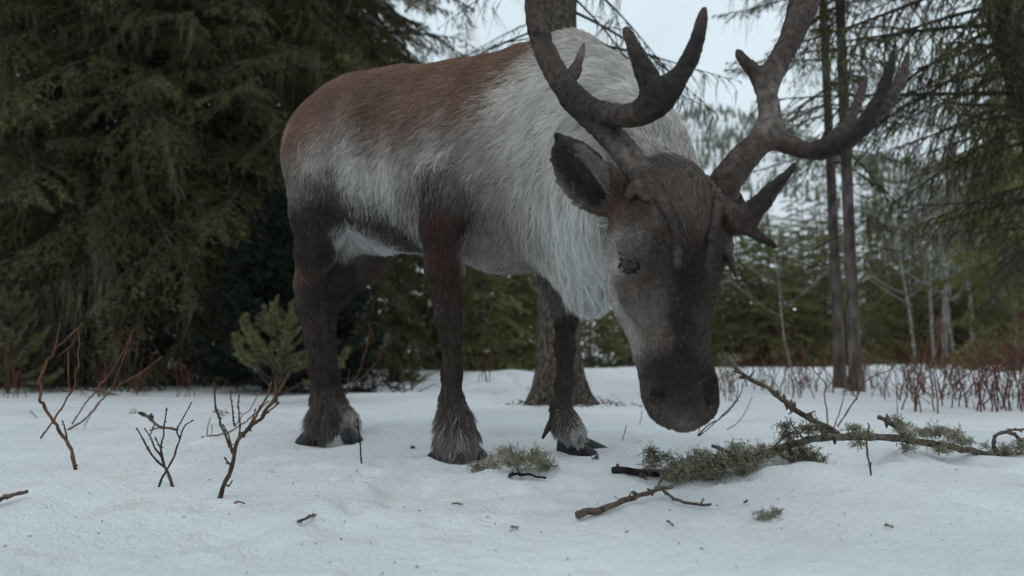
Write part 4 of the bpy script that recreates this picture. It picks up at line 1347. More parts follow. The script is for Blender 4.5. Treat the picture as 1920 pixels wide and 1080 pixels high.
mx_, my_ = np.meshgrid(np.linspace(-620, 760, 150), np.linspace(100, 900, 110))
mv = np.stack([mx_.ravel(), my_.ravel(), mtn_z(mx_.ravel(), my_.ravel())], 1)
ii = (np.arange(109)[:, None] * 150 + np.arange(149)[None]).ravel()
mt = link('mountain', mesh_np('mountain', mv, None, np.stack([ii, ii + 1, ii + 151, ii + 150], 1), [m_mtn]))
thing(mt, 'snow covered wooded mountain closing the valley', 'mountain', kind='structure')

m_mforest = noise_mat('mountain_conifers', (0.060, 0.070, 0.034), (0.125, 0.138, 0.070), 0.05, 4, 0.9)
NT = 24000
fx = rng.uniform(-560, 700, NT)
fy = 210 + 415 * rng.random(NT) ** 0.8
pn = np.stack([fx * 0.020, fy * 0.020, 0 * fx], 1)
band = fbm(pn, 3, 131) + 0.5 * np.clip((230 - fy) / 100, 0, 1) + 1.2 * np.clip((fy - 585) / 15, 0, 1) + 0.25 * fbm(pn * 5, 2, 132)
keep = rng.random(NT) < np.clip((band + 0.04) * 1.8, 0.12, 1)
fx, fy = fx[keep], fy[keep]
fz = mtn_z(fx, fy)
fh = (3.5 + 6 * rng.random(len(fx)) ** 1.5) * np.where(fy > 590, 0.9, 1.0)
A = Acc()
k7 = 7
th = np.arange(k7) * 2 * math.pi / k7
V, T = [], []
lay = 3
base_i = 0
n = len(fx)
allV, allT = [], []
for l in range(lay):                                   # three ragged skirts per far tree
    zb = 0.05 + 0.30 * l
    zt = min(zb + 0.48, 1.0)
    rr = 0.15 * (1 - 0.27 * l)
    rad_ = rr * fh[:, None] * (0.55 + 0.5 * _hash(np.arange(n), np.arange(n), np.arange(n), 5)[:, None] + 0.4 * rng.random((n, k7)))
    ring = np.stack([fx[:, None] + rad_ * np.cos(th), fy[:, None] + rad_ * np.sin(th), fz[:, None] + fh[:, None] * (zb + 0.06 * rng.normal(size=(n, k7)))], -1)
    apex = np.stack([fx, fy, fz + fh * zt], -1)[:, None]
    vv = np.concatenate([ring, apex], 1).reshape(-1, 3)
    o = (np.arange(n) * (k7 + 1))[:, None, None]
    tri = np.stack([np.arange(k7), (np.arange(k7) + 1) % k7, np.full(k7, k7)], 1)[None] + o
    A.add(vv, tri.reshape(-1, 3))
mf = link('mountain_forest', A.mesh('mountain_forest', [m_mforest], smooth=False))
thing(mf, 'scattered far conifers on the snowy mountain side', 'forest', kind='stuff')

# ---------------------------------------------------------------- shrubs, twigs and lichen on the snow
m_stem = noise_mat('shrub_bark', (0.050, 0.032, 0.022), (0.120, 0.078, 0.050), 40, 4, 0.8, 0.4, 200)
m_stem_red = noise_mat('shrub_bark_red', (0.095, 0.045, 0.028), (0.20, 0.105, 0.06), 30, 4, 0.7, 0.3, 200)
m_stick = noise_mat('stick_bark', (0.065, 0.050, 0.038), (0.21, 0.175, 0.14), 55, 6, 0.9, 0.8, 140, (1, 1, 1))
m_black = noise_mat('wet_black_bark', (0.016, 0.014, 0.017), (0.040, 0.034, 0.036), 50, 5, 0.7, 0.6, 150)
m_lich = noise_mat('lichen', (0.19, 0.178, 0.120), (0.45, 0.425, 0.315), 55, 4, 0.95)
m_lich2 = noise_mat('lichen_brown', (0.10, 0.088, 0.058), (0.28, 0.255, 0.18), 60, 4, 0.95)
m_needg = noise_mat('needle_green', (0.06, 0.075, 0.035), (0.14, 0.155, 0.08), 30, 3, 0.8)


def px_stem(A, pts, r0, r1, m=0, n=None, wig=0.0):
    """pts rows px, py, Y; tapered stem with small knots."""
    p = np.array([P(*q) for q in pts])
    n = n or max(10, 6 * len(pts))
    c = spline(p, n)
    L = np.linalg.norm(np.diff(c, axis=0), axis=1).sum()
    c = c + wig * L * np.stack([vnoise(c * 70 + 3, 201), vnoise(c * 70 + 9, 202), vnoise(c * 70, 203)], 1) * np.sin(np.linspace(0, math.pi, n))[:, None]
    r = np.linspace(r0, r1, n) * (1 + 0.22 * vnoise(c * 130, 204))
    A.tube(c, r, 6, m)
    return c


def buds(A, c, r, m=0, n=6):
    for k in range(n):
        i = rng.integers(2, len(c) - 1)
        d = unit(rng.normal(size=3))
        A.tube(np.array([c[i], c[i] + d * r * 2.0, c[i] + d * r * 3.2]), np.array([r * 0.9, r * 0.8, r * 0.3]), 4, m)


def shrub(name, label, cat, base, stems, group=None, mats=None, bud=4):
    """stems: (points as px, py, Y offset), r0, r1, material; each stem is a part."""
    b = GS(*base)
    root = bpy.data.objects.new(name, None)
    COL.objects.link(root)
    root.location = b
    thing(root, label, cat, group)
    for pts, r0, r1, m in stems:
        A = Acc()
        r0, r1 = r0 * 0.82, r1 * 0.80
        c = px_stem(A, [(q[0], q[1], b[1] + (q[2] if len(q) > 2 else 0)) for q in pts], r0, r1, 0, wig=0.014)
        buds(A, c, r1 * 1.1, 0, bud)
        # chopped or budded end
        A.tube(np.array([c[-1], c[-1] + unit(c[-1] - c[-2]) * r1 * 4]), np.array([r1 * 1.5, r1 * 0.9]), 5, 0)
        link('stem', A.mesh('stem', [m]), root, -b)
    return root


K = 0.00105     # metres per pixel and metre / 1.5
shrub('bare_shrub', 'tall bare red-brown shrub arching up from the snow at the far left', 'shrub', (142, 880), [
    ([(143, 886), (132, 840), (112, 808), (88, 775), (75, 745), (80, 700), (100, 660), (125, 635), (150, 612)], .0052, .0026, m_stem_red),
    ([(100, 668), (106, 640), (112, 612)], .0026, .0018, m_stem_red),
    ([(126, 832), (124, 812), (118, 792)], .0026, .0016, m_stem),
    ([(76, 822, .1), (95, 795, .1), (118, 762, .1), (135, 730, .1), (145, 690, .1), (148, 650, .1), (147, 622, .1)], .0030, .0019, m_stem_red),
    ([(110, 668), (125, 655), (140, 640), (148, 622)], .0024, .0016, m_stem),
    ([(132, 740, .15), (128, 700, .15), (128, 660, .15)], .0024, .0016, m_stem_red)], bud=5)
shrub('bare_shrub', 'slanting orange-brown twigs rising to the right beside the tall red-brown shrub', 'shrub', (127, 806), [
    ([(127, 806), (160, 785), (185, 755), (215, 728), (255, 705), (300, 672)], .0040, .0024, m_stem_red),
    ([(135, 795), (155, 765), (178, 735), (205, 700), (228, 665), (248, 622)], .0036, .0022, m_stem_red),
    ([(208, 730), (222, 700), (236, 660), (247, 630)], .0028, .0019, m_stem_red),
    ([(158, 800), (170, 778), (186, 757)], .0020, .0014, m_stem), ([(185, 745), (186, 725), (184, 716)], .0022, .0016, m_stem_red)], bud=5)
shrub('bare_shrub', 'short forked shrub with crossed stems between the two taller foreground shrubs', 'shrub', (312, 912), [
    ([(324, 914), (318, 895), (308, 872), (303, 848), (306, 815), (312, 770)], .0042, .0018, m_stem),
    ([(297, 914), (303, 900), (312, 882), (325, 860), (335, 830), (345, 800), (359, 790)], .0034, .0015, m_stem),
    ([(308, 876), (292, 862), (276, 840), (266, 818), (258, 806)], .0028, .0016, m_stem),
    ([(304, 858), (290, 838), (282, 820), (273, 806)], .0024, .0014, m_stem), ([(304, 850), (300, 838), (292, 822)], .0020, .0012, m_stem),
    ([(306, 840), (296, 834)], .0016, .0010, m_stem), ([(337, 822), (332, 808), (340, 790), (357, 758)], .0022, .0014, m_stem),
    ([(333, 808), (318, 803), (300, 802), (284, 806)], .0020, .0014, m_stem)], bud=7)
tw = shrub('fallen_twig', 'crooked twig with a lichen-crusted end caught in the short forked shrub', 'twig', (318, 850), [
    ([(332, 805, .02), (312, 802, .02), (296, 798, .02), (286, 790, .02), (278, 782, .02), (270, 778, .02)], .0042, .0050, m_stick),
    ([(290, 794, .02), (286, 806, .02), (283, 812, .02)], .0028, .0018, m_stick)])
shrub('bare_shrub', 'stout branching shrub in front of the young spruce, many thin upright shoots', 'shrub', (414, 934), [
    ([(412, 936), (422, 905), (434, 880), (440, 850), (448, 825), (465, 805), (488, 785), (510, 755), (526, 728), (538, 708)], .0062, .0032, m_stem),
    ([(437, 850), (425, 822), (412, 790), (404, 760), (402, 722)], .0036, .0022, m_stem), ([(436, 846), (428, 815), (420, 800)], .0024, .0016, m_stem),
    ([(447, 826), (450, 795), (446, 760), (448, 745)], .0026, .0016, m_stem), ([(470, 800), (485, 770), (500, 745), (507, 722)], .0030, .0020, m_stem_red),
    ([(452, 818), (475, 795), (500, 775), (520, 758)], .0026, .0018, m_stem_red), ([(510, 756), (517, 735), (516, 722)], .0024, .0018, m_stem_red),
    ([(440, 800), (436, 770), (432, 735)], .0022, .0014, m_stem), ([(422, 906), (428, 912), (434, 904)], .0020, .0012, m_stem), ([(432, 872), (424, 862)], .0022, .0018, m_stem),
    ([(456, 820), (472, 790), (478, 770)], .0020, .0014, m_stem)], bud=8)
shrub('bare_shrub', 'low brown twig lying across behind the stout branching shrub', 'shrub', (392, 822), [
    ([(378, 820), (405, 816), (430, 810), (455, 795), (480, 775), (500, 755)], .0034, .0022, m_stem_red), ([(388, 818), (390, 800), (394, 785)], .0022, .0014, m_stem), ([(396, 818), (398, 806), (397, 798)], .0018, .0012, m_stem),
    ([(440, 800), (455, 778), (468, 768), (487, 735)], .0022, .0016, m_stem_red)])
shrub('bare_shrub', 'thin tan shoots rising between the hind legs and the small green sapling', 'shrub', (638, 752), [
    ([(637, 754), (655, 725), (672, 700), (682, 670), (692, 630), (694, 612)], .0040, .0024, m_stem_red), ([(640, 750), (665, 722), (690, 698), (712, 668), (722, 642)], .0038, .0024, m_stem_red),
    ([(634, 745), (632, 715), (641, 680)], .0028, .0018, m_stem_red), ([(650, 738), (652, 715), (655, 695)], .0022, .0014, m_pale), ([(684, 668), (678, 658)], .0018, .0012, m_stem_red)])
shrub('upright_stick', 'single dark upright stick in the snow right of the hind hooves', 'stick', (677, 868), [([(678, 872), (675, 835), (671, 790)], .0022, .0019, m_black)])
shrub('upright_stick', 'short reddish twig standing right of the splayed fore hoof', 'stick', (1168, 826), [([(1165, 832), (1169, 818), (1174, 800)], .0018, .0013, m_stem_red)])
shrub('upright_stick', 'dark red curved twig standing in the snow in front of the fallen lichen branch', 'stick', (1633, 892), [([(1634, 897), (1631, 872), (1626, 850), (1625, 828), (1628, 812)], .0026, .0018, m_stem_red)])
shrub('upright_stick', 'thin upright stem behind the right part of the fallen branch', 'stick', (1683, 785), [([(1683, 788), (1682, 760), (1681, 732)], .0020, .0016, m_stem_red)])
shrub('bare_shrub', 'curved bare stems fanning up under the muzzle of the caribou', 'shrub', (1308, 818), [
    ([(1306, 820), (1325, 800), (1350, 785), (1372, 765), (1388, 740), (1396, 712)], .0030, .0015, m_stem), ([(1310, 818), (1335, 798), (1358, 775), (1380, 750), (1384, 728)], .0024, .0013, m_stem),
    ([(1308, 816), (1312, 805), (1310, 800)], .0018, .0012, m_stem)])
shrub('bare_shrub', 'single slender curved twig right of the muzzle', 'twig', (1362, 806), [([(1362, 806), (1380, 795), (1396, 775), (1410, 745)], .0020, .0012, m_stem_red)])
shrub('upright_stick', 'tiny dark twig just left below the muzzle', 'stick', (1200, 796), [([(1199, 797), (1202, 785), (1203, 772)], .0016, .0012, m_stem_red)])
shrub('bare_shrub', 'orange-brown forked shoots rising behind the crotch of the fallen branch', 'shrub', (1560, 808), [
    ([(1552, 805), (1550, 770), (1546, 740), (1548, 720), (1530, 700), (1512, 668), (1504, 648)], .0030, .0018, m_stem_red), ([(1548, 728), (1560, 716), (1556, 700)], .0018, .0012, m_stem_red),
    ([(1562, 806), (1575, 770), (1584, 735)], .0024, .0016, m_stem_red), ([(1570, 800), (1590, 770), (1606, 745), (1618, 718), (1620, 690), (1616, 665), (1612, 648)], .0034, .0024, m_stem_red),
    ([(1618, 718), (1640, 705), (1665, 695), (1676, 685)], .0024, .0018, m_stem_red), ([(1606, 748), (1600, 735), (1602, 725)], .0016, .0012, m_stem_red)], bud=6)

# ---- sticks lying on the snow
def lying(name, label, cat, runs, mat, lift=0.004, lichen=None):
    g0 = GS(*runs[0][0][0][:2])
    root = bpy.data.objects.new(name, None)
    COL.objects.link(root)
    root.location = g0
    thing(root, label, cat)
    for k, (pts, r0, r1) in enumerate(runs):
        A = Acc()
        rows = []
        for q in pts:
            g = GS(q[0], q[1])
            rows.append(np.array([g[0], g[1], g[2] + lift + (q[2] if len(q) > 2 else 0)]))
        n = max(8, 6 * len(pts))
        c = spline(np.array(rows), n)
        c = c + 0.0022 * np.stack([vnoise(c * 60, 211), vnoise(c * 60, 212), vnoise(c * 60, 213)], 1)
        A.tube(c, np.linspace(r0, r1, n) * (1 + 0.2 * vnoise(c * 120, 214)), 7, 0)
        buds(A, c, r1, 0, 4)
        link('stick' if k == 0 else 'twig', A.mesh('stick', [mat]), root, -g0)
    return root, g0


m_birch = noise_mat('stick_bark_brown', (0.070, 0.050, 0.038), (0.20, 0.155, 0.125), 45, 5, 0.85, 0.5, 150)
lying('fallen_stick', 'grey-brown forked stick lying in the foreground snow, reddish twigs at its right end', 'stick', [
    ([(1084, 975, .004), (1130, 965, .004), (1185, 946, .008), (1225, 936, .010), (1260, 928, .012)], .0058, .0032),
    ([(1228, 936, .010), (1240, 935, .026), (1253, 938, .046), (1262, 942, .062)], .0026, .0020),
    ([(1243, 934, .010), (1268, 948, .006), (1300, 955, .005), (1334, 956, .005)], .0030, .0020), ([(1312, 956, .005), (1318, 952, .012)], .0018, .0012), ([(1176, 950, .010), (1186, 946, .018), (1196, 944, .014)], .0016, .0012)], m_birch)
lying('fallen_stick', 'blurred brown stick poking in at the lower left edge', 'stick', [([(-30, 958, .004), (10, 944, .006), (48, 934, .008)], .0045, .0030)], m_birch)
lying('fallen_stick', 'short dark bent stick left of the forked stick, below the lichen tuft', 'stick', [([(945, 906, .003), (962, 900, .006), (985, 899, .005), (1022, 901, .003)], .0036, .0022), ([(975, 900, .006), (972, 895, .012)], .0018, .0010)], m_black)
lying('fallen_stick', 'small red-brown stick lying below the hind hooves', 'stick', [([(558, 986, .002), (575, 980, .003), (598, 972, .003)], .0022, .0015)], m_birch)
for (a, b_), lab in {((440, 948), (460, 949)): 'tiny dark chip right of the stout shrub foot', ((1010, 885), (1032, 881)): 'tiny dark chip right of the lichen tuft',
                     ((848, 950), (866, 951)): 'tiny tan chip left of the bent dark stick', ((1660, 993), (1675, 996)): 'tiny dark chip in the lower right snow',
                     ((960, 994), (972, 996)): 'tiny tan chip below the bent dark stick', ((1395, 948), (1403, 946)): 'tiny red-brown chip right of the forked stick',
                     ((1250, 985), (1262, 992)): 'tiny grey chip below the forked stick', ((56, 773), (70, 786)): 'short dark stick left of the tall red-brown shrub'}.items():
    lying('wood_chip', lab, 'chip', [([(*a, .001), ((a[0] + b_[0]) / 2, (a[1] + b_[1]) / 2, .002), (*b_, .001)], .0016, .0012)], m_birch)


# ---- lichen
def lichen_tuft(A, c, R, n, m=0, flat=0.6, seed_dir=None, r=0.0011, curl=1.0, grow_=0.9):
    """Branching curly strands spreading from c."""
    for i in range(n):
        d = unit(rng.normal(size=3) * np.array([1, 1, flat]) + (np.zeros(3) if seed_dir is None else np.asarray(seed_dir)))
        p = c + d * R * 0.15 * rng.random() + rng.normal(size=3) * R * 0.22 * np.array([1, 1, 0.5])
        L = R * (0.40 + 0.62 * rng.random()) * grow_
        k = 6
        step = L / k
        pts_ = [p]
        for j in range(k):
            d = unit(d + curl * 0.72 * rng.normal(size=3))
            pts_.append(pts_[-1] + d * step)
            if j in (1, 2, 3, 4) and rng.random() < 0.75:
                e = unit(d + 1.0 * rng.normal(size=3))
                q = pts_[-1]
                f = q + e * step * (0.8 + 0.6 * rng.random())
                g = f + unit(e + 0.7 * rng.normal(size=3)) * step * 0.9
                A.tube(np.array([q, f, g]), np.array([r * 0.8, r * 0.65, r * 0.35]), 3, m)
                if rng.random() < 0.5:
                    g2 = f + unit(e + 1.1 * rng.normal(size=3)) * step * 0.7
                    A.tube(np.array([f, g2]), np.array([r * 0.6, r * 0.35]), 3, m)
        A.tube(np.array(pts_), np.linspace(r * 1.15, r * 0.45, k + 1), 3, m)


def tuft_thing(label, spots, mat=None, name='lichen_tuft', r=0.0011, n=60):
    g = GS(spots[0][0], spots[0][1])
    A = Acc()
    for px, py, hz, R in spots:
        q = GS(px, py)
        lichen_tuft(A, q + np.array([0, 0, hz]), R, n, r=r, seed_dir=[0, 0, 0.35])
    V = np.vstack(A.v)
    floor = snow_z(V[:, 0], V[:, 1]) - 0.003
    V[:, 2] = np.maximum(V[:, 2], floor)
    A.v = [V - g]
    o = link(name, A.mesh(name, [mat or m_lich]), None, g)
    thing(o, label, 'lichen')


tuft_thing('loose double tuft of grey-green lichen lying between the fore hooves', [(955, 885, .022, .050), (925, 884, .012, .045), (975, 882, .020, .045), (1005, 886, .018, .045), (1022, 884, .010, .038), (895, 886, .008, .03), (950, 878, .030, .040), (1008, 880, .028, .034)], r=0.00085, n=54)
tuft_thing('small pale green lichen scrap alone in the right foreground snow', [(1445, 974, .006, .020), (1430, 975, .004, .02), (1458, 972, .008, .014)], r=0.0006, n=40)
tuft_thing('tiny dark lichen scrap beside the splayed fore hoof', [(1114, 862, .004, .022)], m_black, r=0.0008, n=16)
tuft_thing('tiny green needle scrap on the snow behind the short forked shrub', [(250, 776, .004, .03)], m_needg, r=0.0009, n=16)
tuft_thing('small dark needle sprig on the snow beside the stout shrub', [(418, 780, .010, .035), (405, 776, .012, .02)], m_lich2, r=0.0012, n=18)
tuft_thing('tiny brown seed scrap between the hind and fore hooves', [(775, 842, .005, .012)], m_brownfern, r=0.0016, n=10)

# ---- the fallen lichen branch
fb0 = GS(1480, 860)
fb = bpy.data.objects.new('fallen_branch', None)
COL.objects.link(fb)
fb.location = fb0
thing(fb, 'long fallen branch thickly hung with grey-green lichen lying across the snow under the muzzle', 'branch')


def fpart(name, A, mats, kind=None):
    o = link(name, A.mesh(name, mats), fb, -fb0)
    if kind:
        o['kind'] = kind
    return o


YB = 1.62
main_px = [(1190, 884, 1.60), (1260, 884, 1.60), (1330, 880, 1.60), (1400, 866, 1.60), (1450, 848, 1.61), (1500, 828, 1.63), (1560, 818, 1.66), (1620, 819, 1.70), (1690, 822, 1.76), (1740, 832, 1.80), (1800, 842, 1.84), (1860, 852, 1.88), (1935, 852, 1.90), (2000, 858, 1.92)]
A = Acc()
c_main = spline(np.array([P(*q) for q in main_px]), 110)
rr = np.interp(np.linspace(0, 1, 110), [0, .25, .45, .55, .75, .9, 1], [.005, .0065, .0078, .0085, .0080, .007, .006]) * (1 + 0.16 * vnoise(c_main * 90, 221) + 0.10 * vnoise(c_main * 220, 222))
A.tube(c_main + 0.003 * np.stack([vnoise(c_main * 40, 223), 0 * rr, vnoise(c_main * 40, 224)], 1), rr, 10)
buds(A, c_main, 0.006, 0, 22)
fpart('main_stem', A, [m_stick])
A = Acc()
c_side = px_stem(A, [(1572, 814, 1.66), (1545, 798, 1.68), (1505, 778, 1.70), (1470, 752, 1.72), (1440, 728, 1.74), (1408, 712, 1.75), (1392, 700, 1.755), (1374, 684, 1.76), (1362, 672, 1.76)], .0075, .0034, wig=0.008, n=60)
buds(A, c_side, 0.0055, 0, 18)
for q, (dx, dz) in ((14, (.02, .012)), (22, (-.03, .012)), (38, (.01, .02)), (18, (-.018, -.012))):
    A.tube(np.array([c_side[q], c_side[q] + [dx * .5, -.01, dz * .6], c_side[q] + [dx, -.012, dz]]), np.array([.0034, .0022, .0012]), 5)
fpart('side_stem', A, [m_stick])
A = Acc()
for pts_, r0, r1 in [([(1148, 882, 1.60), (1165, 881, 1.60), (1200, 886, 1.60), (1235, 888, 1.60)], .0085, .0075), ([(1158, 876, 1.60), (1158, 870, 1.60)], .003, .002)]:
    px_stem(A, pts_, r0, r1, wig=0.01)
fpart('broken_end', A, [m_black])
for pts_, r0, r1 in [([(1335, 836, 1.58), (1352, 842, 1.585), (1378, 856, 1.60)], .0038, .0030), ([(1648, 782, 1.74), (1665, 790, 1.75), (1685, 805, 1.76), (1700, 822, 1.77)], .0058, .0060),
                     ([(1880, 860, 1.86), (1862, 832, 1.86), (1874, 812, 1.86), (1900, 814, 1.87), (1918, 832, 1.88)], .0050, .0042), ([(1874, 812, 1.86), (1905, 806, 1.86), (1940, 806, 1.86)], .0040, .0030),
                     ([(1428, 858, 1.605), (1450, 838, 1.61), (1478, 812, 1.62)], .0026, .0014), ([(1508, 825, 1.62), (1488, 800, 1.61), (1480, 786, 1.61)], .0024, .0010),
                     ([(1622, 815, 1.70), (1630, 802, 1.70), (1628, 794, 1.70)], .0022, .0012), ([(1460, 850, 1.60), (1490, 868, 1.59), (1520, 884, 1.58), (1552, 890, 1.57)], .0045, .0020)]:
    A = Acc()
    c = px_stem(A, pts_, r0, r1, wig=0.02)
    buds(A, c, r1, 0, 4)
    fpart('twig', A, [m_stick])


def lich_part(spots, mat, r=0.00115):
    A = Acc()
    for px, py, Y, R, n, sd in spots:
        lichen_tuft(A, P(px, py, Y), R * Y / F_PX, int(n * 1.5), r=r * 0.75, seed_dir=sd)
    V = np.vstack(A.v)
    V[:, 2] = np.maximum(V[:, 2], snow_z(V[:, 0], V[:, 1]) - 0.004)
    A.v = [V]
    return fpart('lichen', A, [mat], 'stuff')


UP, DN, NO = [0, 0, .7], [0, 0, -.8], None
lich_part([(1225, 868, 1.59, 38, 40, UP), (1222, 850, 1.59, 26, 30, UP), (1250, 860, 1.59, 30, 24, NO)], m_lich2, 0.0011)
lich_part([(1262, 880, 1.58, 38, 60, NO), (1295, 876, 1.58, 42, 70, NO), (1270, 888, 1.57, 34, 40, [0, -.5, -.3]), (1325, 868, 1.58, 42, 70, NO), (1355, 862, 1.58, 42, 70, NO), (1385, 856, 1.585, 44, 70, NO), (1415, 856, 1.59, 40, 60, NO),
           (1340, 885, 1.57, 36, 40, [0, -.4, -.4]), (1400, 878, 1.575, 38, 46, [0, -.4, -.4]), (1432, 848, 1.60, 34, 46, NO), (1310, 852, 1.58, 26, 24, UP), (1385, 840, 1.59, 26, 24, UP)], m_lich, 0.0012)
lich_part([(1480, 820, 1.62, 34, 46, UP), (1475, 800, 1.62, 26, 26, UP), (1510, 805, 1.63, 30, 34, NO), (1535, 805, 1.64, 34, 34, UP), (1500, 840, 1.61, 34, 40, DN), (1520, 850, 1.60, 34, 44, DN), (1535, 866, 1.59, 28, 36, DN), (1550, 880, 1.58, 22, 26, DN),
           (1490, 858, 1.60, 26, 30, DN), (1462, 846, 1.6, 26, 26, NO)], m_lich2, 0.00115)
lich_part([(1600, 806, 1.68, 24, 34, UP), (1622, 812, 1.69, 22, 30, NO), (1610, 828, 1.69, 24, 26, DN), (1690, 800, 1.75, 28, 40, NO), (1680, 790, 1.75, 22, 30, UP), (1705, 815, 1.76, 28, 40, NO), (1700, 838, 1.76, 24, 30, DN), (1735, 815, 1.78, 28, 40, UP),
           (1760, 812, 1.79, 30, 44, UP), (1790, 815, 1.80, 28, 44, NO), (1810, 828, 1.81, 26, 34, NO), (1760, 840, 1.79, 28, 36, DN), (1780, 834, 1.8, 24, 30, NO), (1885, 845, 1.86, 30, 44, NO), (1915, 838, 1.86, 30, 44, NO), (1862, 850, 1.86, 20, 26, NO),
           (1845, 838, 1.85, 20, 14, UP)], m_lich, 0.0012)
lich_part([(1368, 676, 1.76, 22, 40, NO), (1356, 668, 1.76, 18, 24, NO), (1378, 672, 1.76, 20, 24, NO), (1368, 700, 1.76, 22, 18, DN)], m_lich, 0.0007)

# ---- thickets of red-barked shrubs on the right
def red_shrub_mesh(h, n):
    A = Acc()
    for i in range(n):
        az = rng.random() * 6.28
        sp = 0.10 + 0.45 * rng.random()
        hh = h * (0.5 + 0.55 * rng.random())
        s = np.linspace(0, 1, 7)
        b0 = rng.normal(size=2) * 0.05
        c = np.stack([b0[0] + math.cos(az) * sp * hh * s ** 1.2, b0[1] + math.sin(az) * sp * hh * s ** 1.2, hh * s ** 0.9 - 0.02], 1) + 0.02 * rng.normal(size=(7, 3)) * s[:, None]
        A.tube(c, np.linspace(.0032, .0014, 7), 5)
        for k in range(4):
            q = 1 + rng.integers(5)
            d = unit(np.array([rng.normal() * .7, rng.normal() * .7, 1.0]))
            l = hh * (0.15 + 0.3 * rng.random())
            t2 = c[q] + d * l * np.linspace(0, 1, 4)[:, None] + rng.normal(size=(4, 3)) * 0.006
            A.tube(t2, np.linspace(.0018, .0009, 4), 4)
    return A.mesh('red_shrub', [m_red])


RED = [red_shrub_mesh(.38, 6), red_shrub_mesh(.52, 8), red_shrub_mesh(.30, 5), red_shrub_mesh(.45, 10)]
spots = []
for px, py, k, s in [(1335, 742, 2, .8), (1362, 735, 0, .9), (1400, 726, 1, .9), (1425, 732, 0, .9), (1470, 738, 1, .9), (1492, 746, 0, 1.0), (1515, 728, 3, .9), (1535, 735, 1, .9), (1640, 728, 3, .8), (1660, 745, 0, .9), (1690, 752, 1, .8), (1730, 772, 0, 1.1),
                     (1738, 740, 3, .9), (1765, 748, 1, .9), (1800, 764, 0, 1.1), (1812, 742, 3, .9), (1840, 770, 2, 1.1), (1860, 748, 1, .9), (1882, 768, 1, 1.0), (1905, 772, 3, .9), (1925, 750, 1, .9), (1785, 730, 3, .9), (1840, 732, 3, .9), (1700, 730, 0, .9),
                     (1590, 742, 2, .9), (1960, 765, 1, 1.0), (1375, 752, 2, .7), (1750, 724, 1, .9), (1900, 728, 1, 1.0), (1620, 718, 3, .9)]:
    spots.append((px, py, k, s))
RED_LAB = {(1730, 772): 'low red-stemmed shrub standing nearest in front of the right thicket', (1800, 764): 'red-stemmed shrub in the front row of the thicket below the snow-topped mound',
           (1840, 770): 'small red-stemmed shrub in the front row just right of the mound', (1882, 768): 'tall red-stemmed shrub in the front row close to the right frame edge',
           (1905, 772): 'many-stemmed red shrub in the front row at the right frame edge', (1960, 765): 'red-stemmed shrub cut off by the right frame edge', (1690, 752): 'red-stemmed shrub alone just right of the upright stem behind the branch',
           (1335, 742): 'small red-stemmed shrub right beside the muzzle', (1362, 735): 'low red-stemmed shrub behind the lichen-tipped side branch', (1375, 752): 'tiny red-stemmed shrub below the lichen-tipped side branch',
           (1590, 742): 'red-stemmed shrub at the foot of the paired trunks', (1640, 728): 'many-stemmed red shrub just right of the foot of the paired trunks', (1660, 745): 'thin red-stemmed shrub standing forward right of the paired trunks'}
for px, py, k, s in spots:
    g = GS(px, py)
    o = link('red_shrub', RED[k], None, g)
    o.rotation_euler = (0, 0, rng.random() * 6.28)
    o.scale = [s * (0.95 + 0.25 * rng.random())] * 3
    if (px, py) in RED_LAB:
        thing(o, RED_LAB[(px, py)], 'shrub', 'red-stemmed shrubs along the snow edge')
    elif px < 1560:
        thing(o, 'bare red-stemmed shrub at the snow edge between the muzzle and the paired trunks', 'shrub', 'red-stemmed shrubs left of the paired trunks')
    else:
        thing(o, 'bare red-stemmed shrub farther back in the thicket right of the paired trunks', 'shrub', 'red-stemmed shrubs right of the paired trunks')

for px, py, k, s, lab in [(25, 745, 0, .8, 'low red-stemmed shrub at the left frame edge under the greyish young spruce'), (185, 742, 2, .8, 'small red-stemmed shrub at the snow edge behind the slanting orange twigs'), (262, 741, 0, .7, 'small red-stemmed shrub at the snow edge under the tips of the slanting twigs'),
                      (345, 744, 2, .8, 'small red-stemmed shrub at the snow edge above the short forked shrub'), (700, 735, 0, .7, 'small red-stemmed shrub at the snow edge right of the hind legs'), (905, 712, 2, .9, 'small red-stemmed shrub at the snow edge right of the near fore leg')]:
    g = GS(px, py)
    o = link('red_shrub', RED[k], None, g)
    o.rotation_euler = (0, 0, rng.random() * 6.28)
    o.scale = (s, s, s)
    thing(o, lab, 'shrub', 'red-stemmed shrubs along the snow edge')

# ---- blackish young spruce and light green sapling behind the hind legs
BM_J = [bough(1.0, 16, 0.10, 0.25, 0.55, 0.0, 3, 520, 0.045, 0.012, 0.016, spread=50, need_m=1).mesh('branch', [m_twig, m_need_j]) for _ in range(3)]
BM_Y = [bough(1.0, 8, 0.0, 0.15, 0.42, 0.0, 0, 800, 0.070, 0.010, 0.020, spread=45, bare=0.3).mesh('branch', [m_twig, m_need_y]) for _ in range(3)]


def small_conifer(px, py, h, n, meshes, label, len0, len1, pit, r, bush=1.0, name='young_spruce', z0=0.02, mat=None):
    g = GS(px, py)
    root = root_empty(name, g[0], g[1])
    thing(root, label, 'young tree')
    me, at_ = trunk_mesh(h * 0.92, r, r * 0.3, 20, 8, 0.03, 0.0, mat or m_stem, (0, 0), 0.01)
    link('trunk', me, root)
    for i in range(n):
        t = (i + rng.random()) / n
        z = h * (z0 + (0.95 - z0) * t)
        L = (len0 * (1 - t) ** 0.6 + len1 * t) * (0.75 + 0.4 * rng.random()) * h
        put_branch(root, meshes[i % len(meshes)], z, i * 2.4 + rng.random() * 0.5, pit - 0.5 * t + 0.15 * rng.normal(), L, at_, roll=0.3 * rng.normal())
    return root


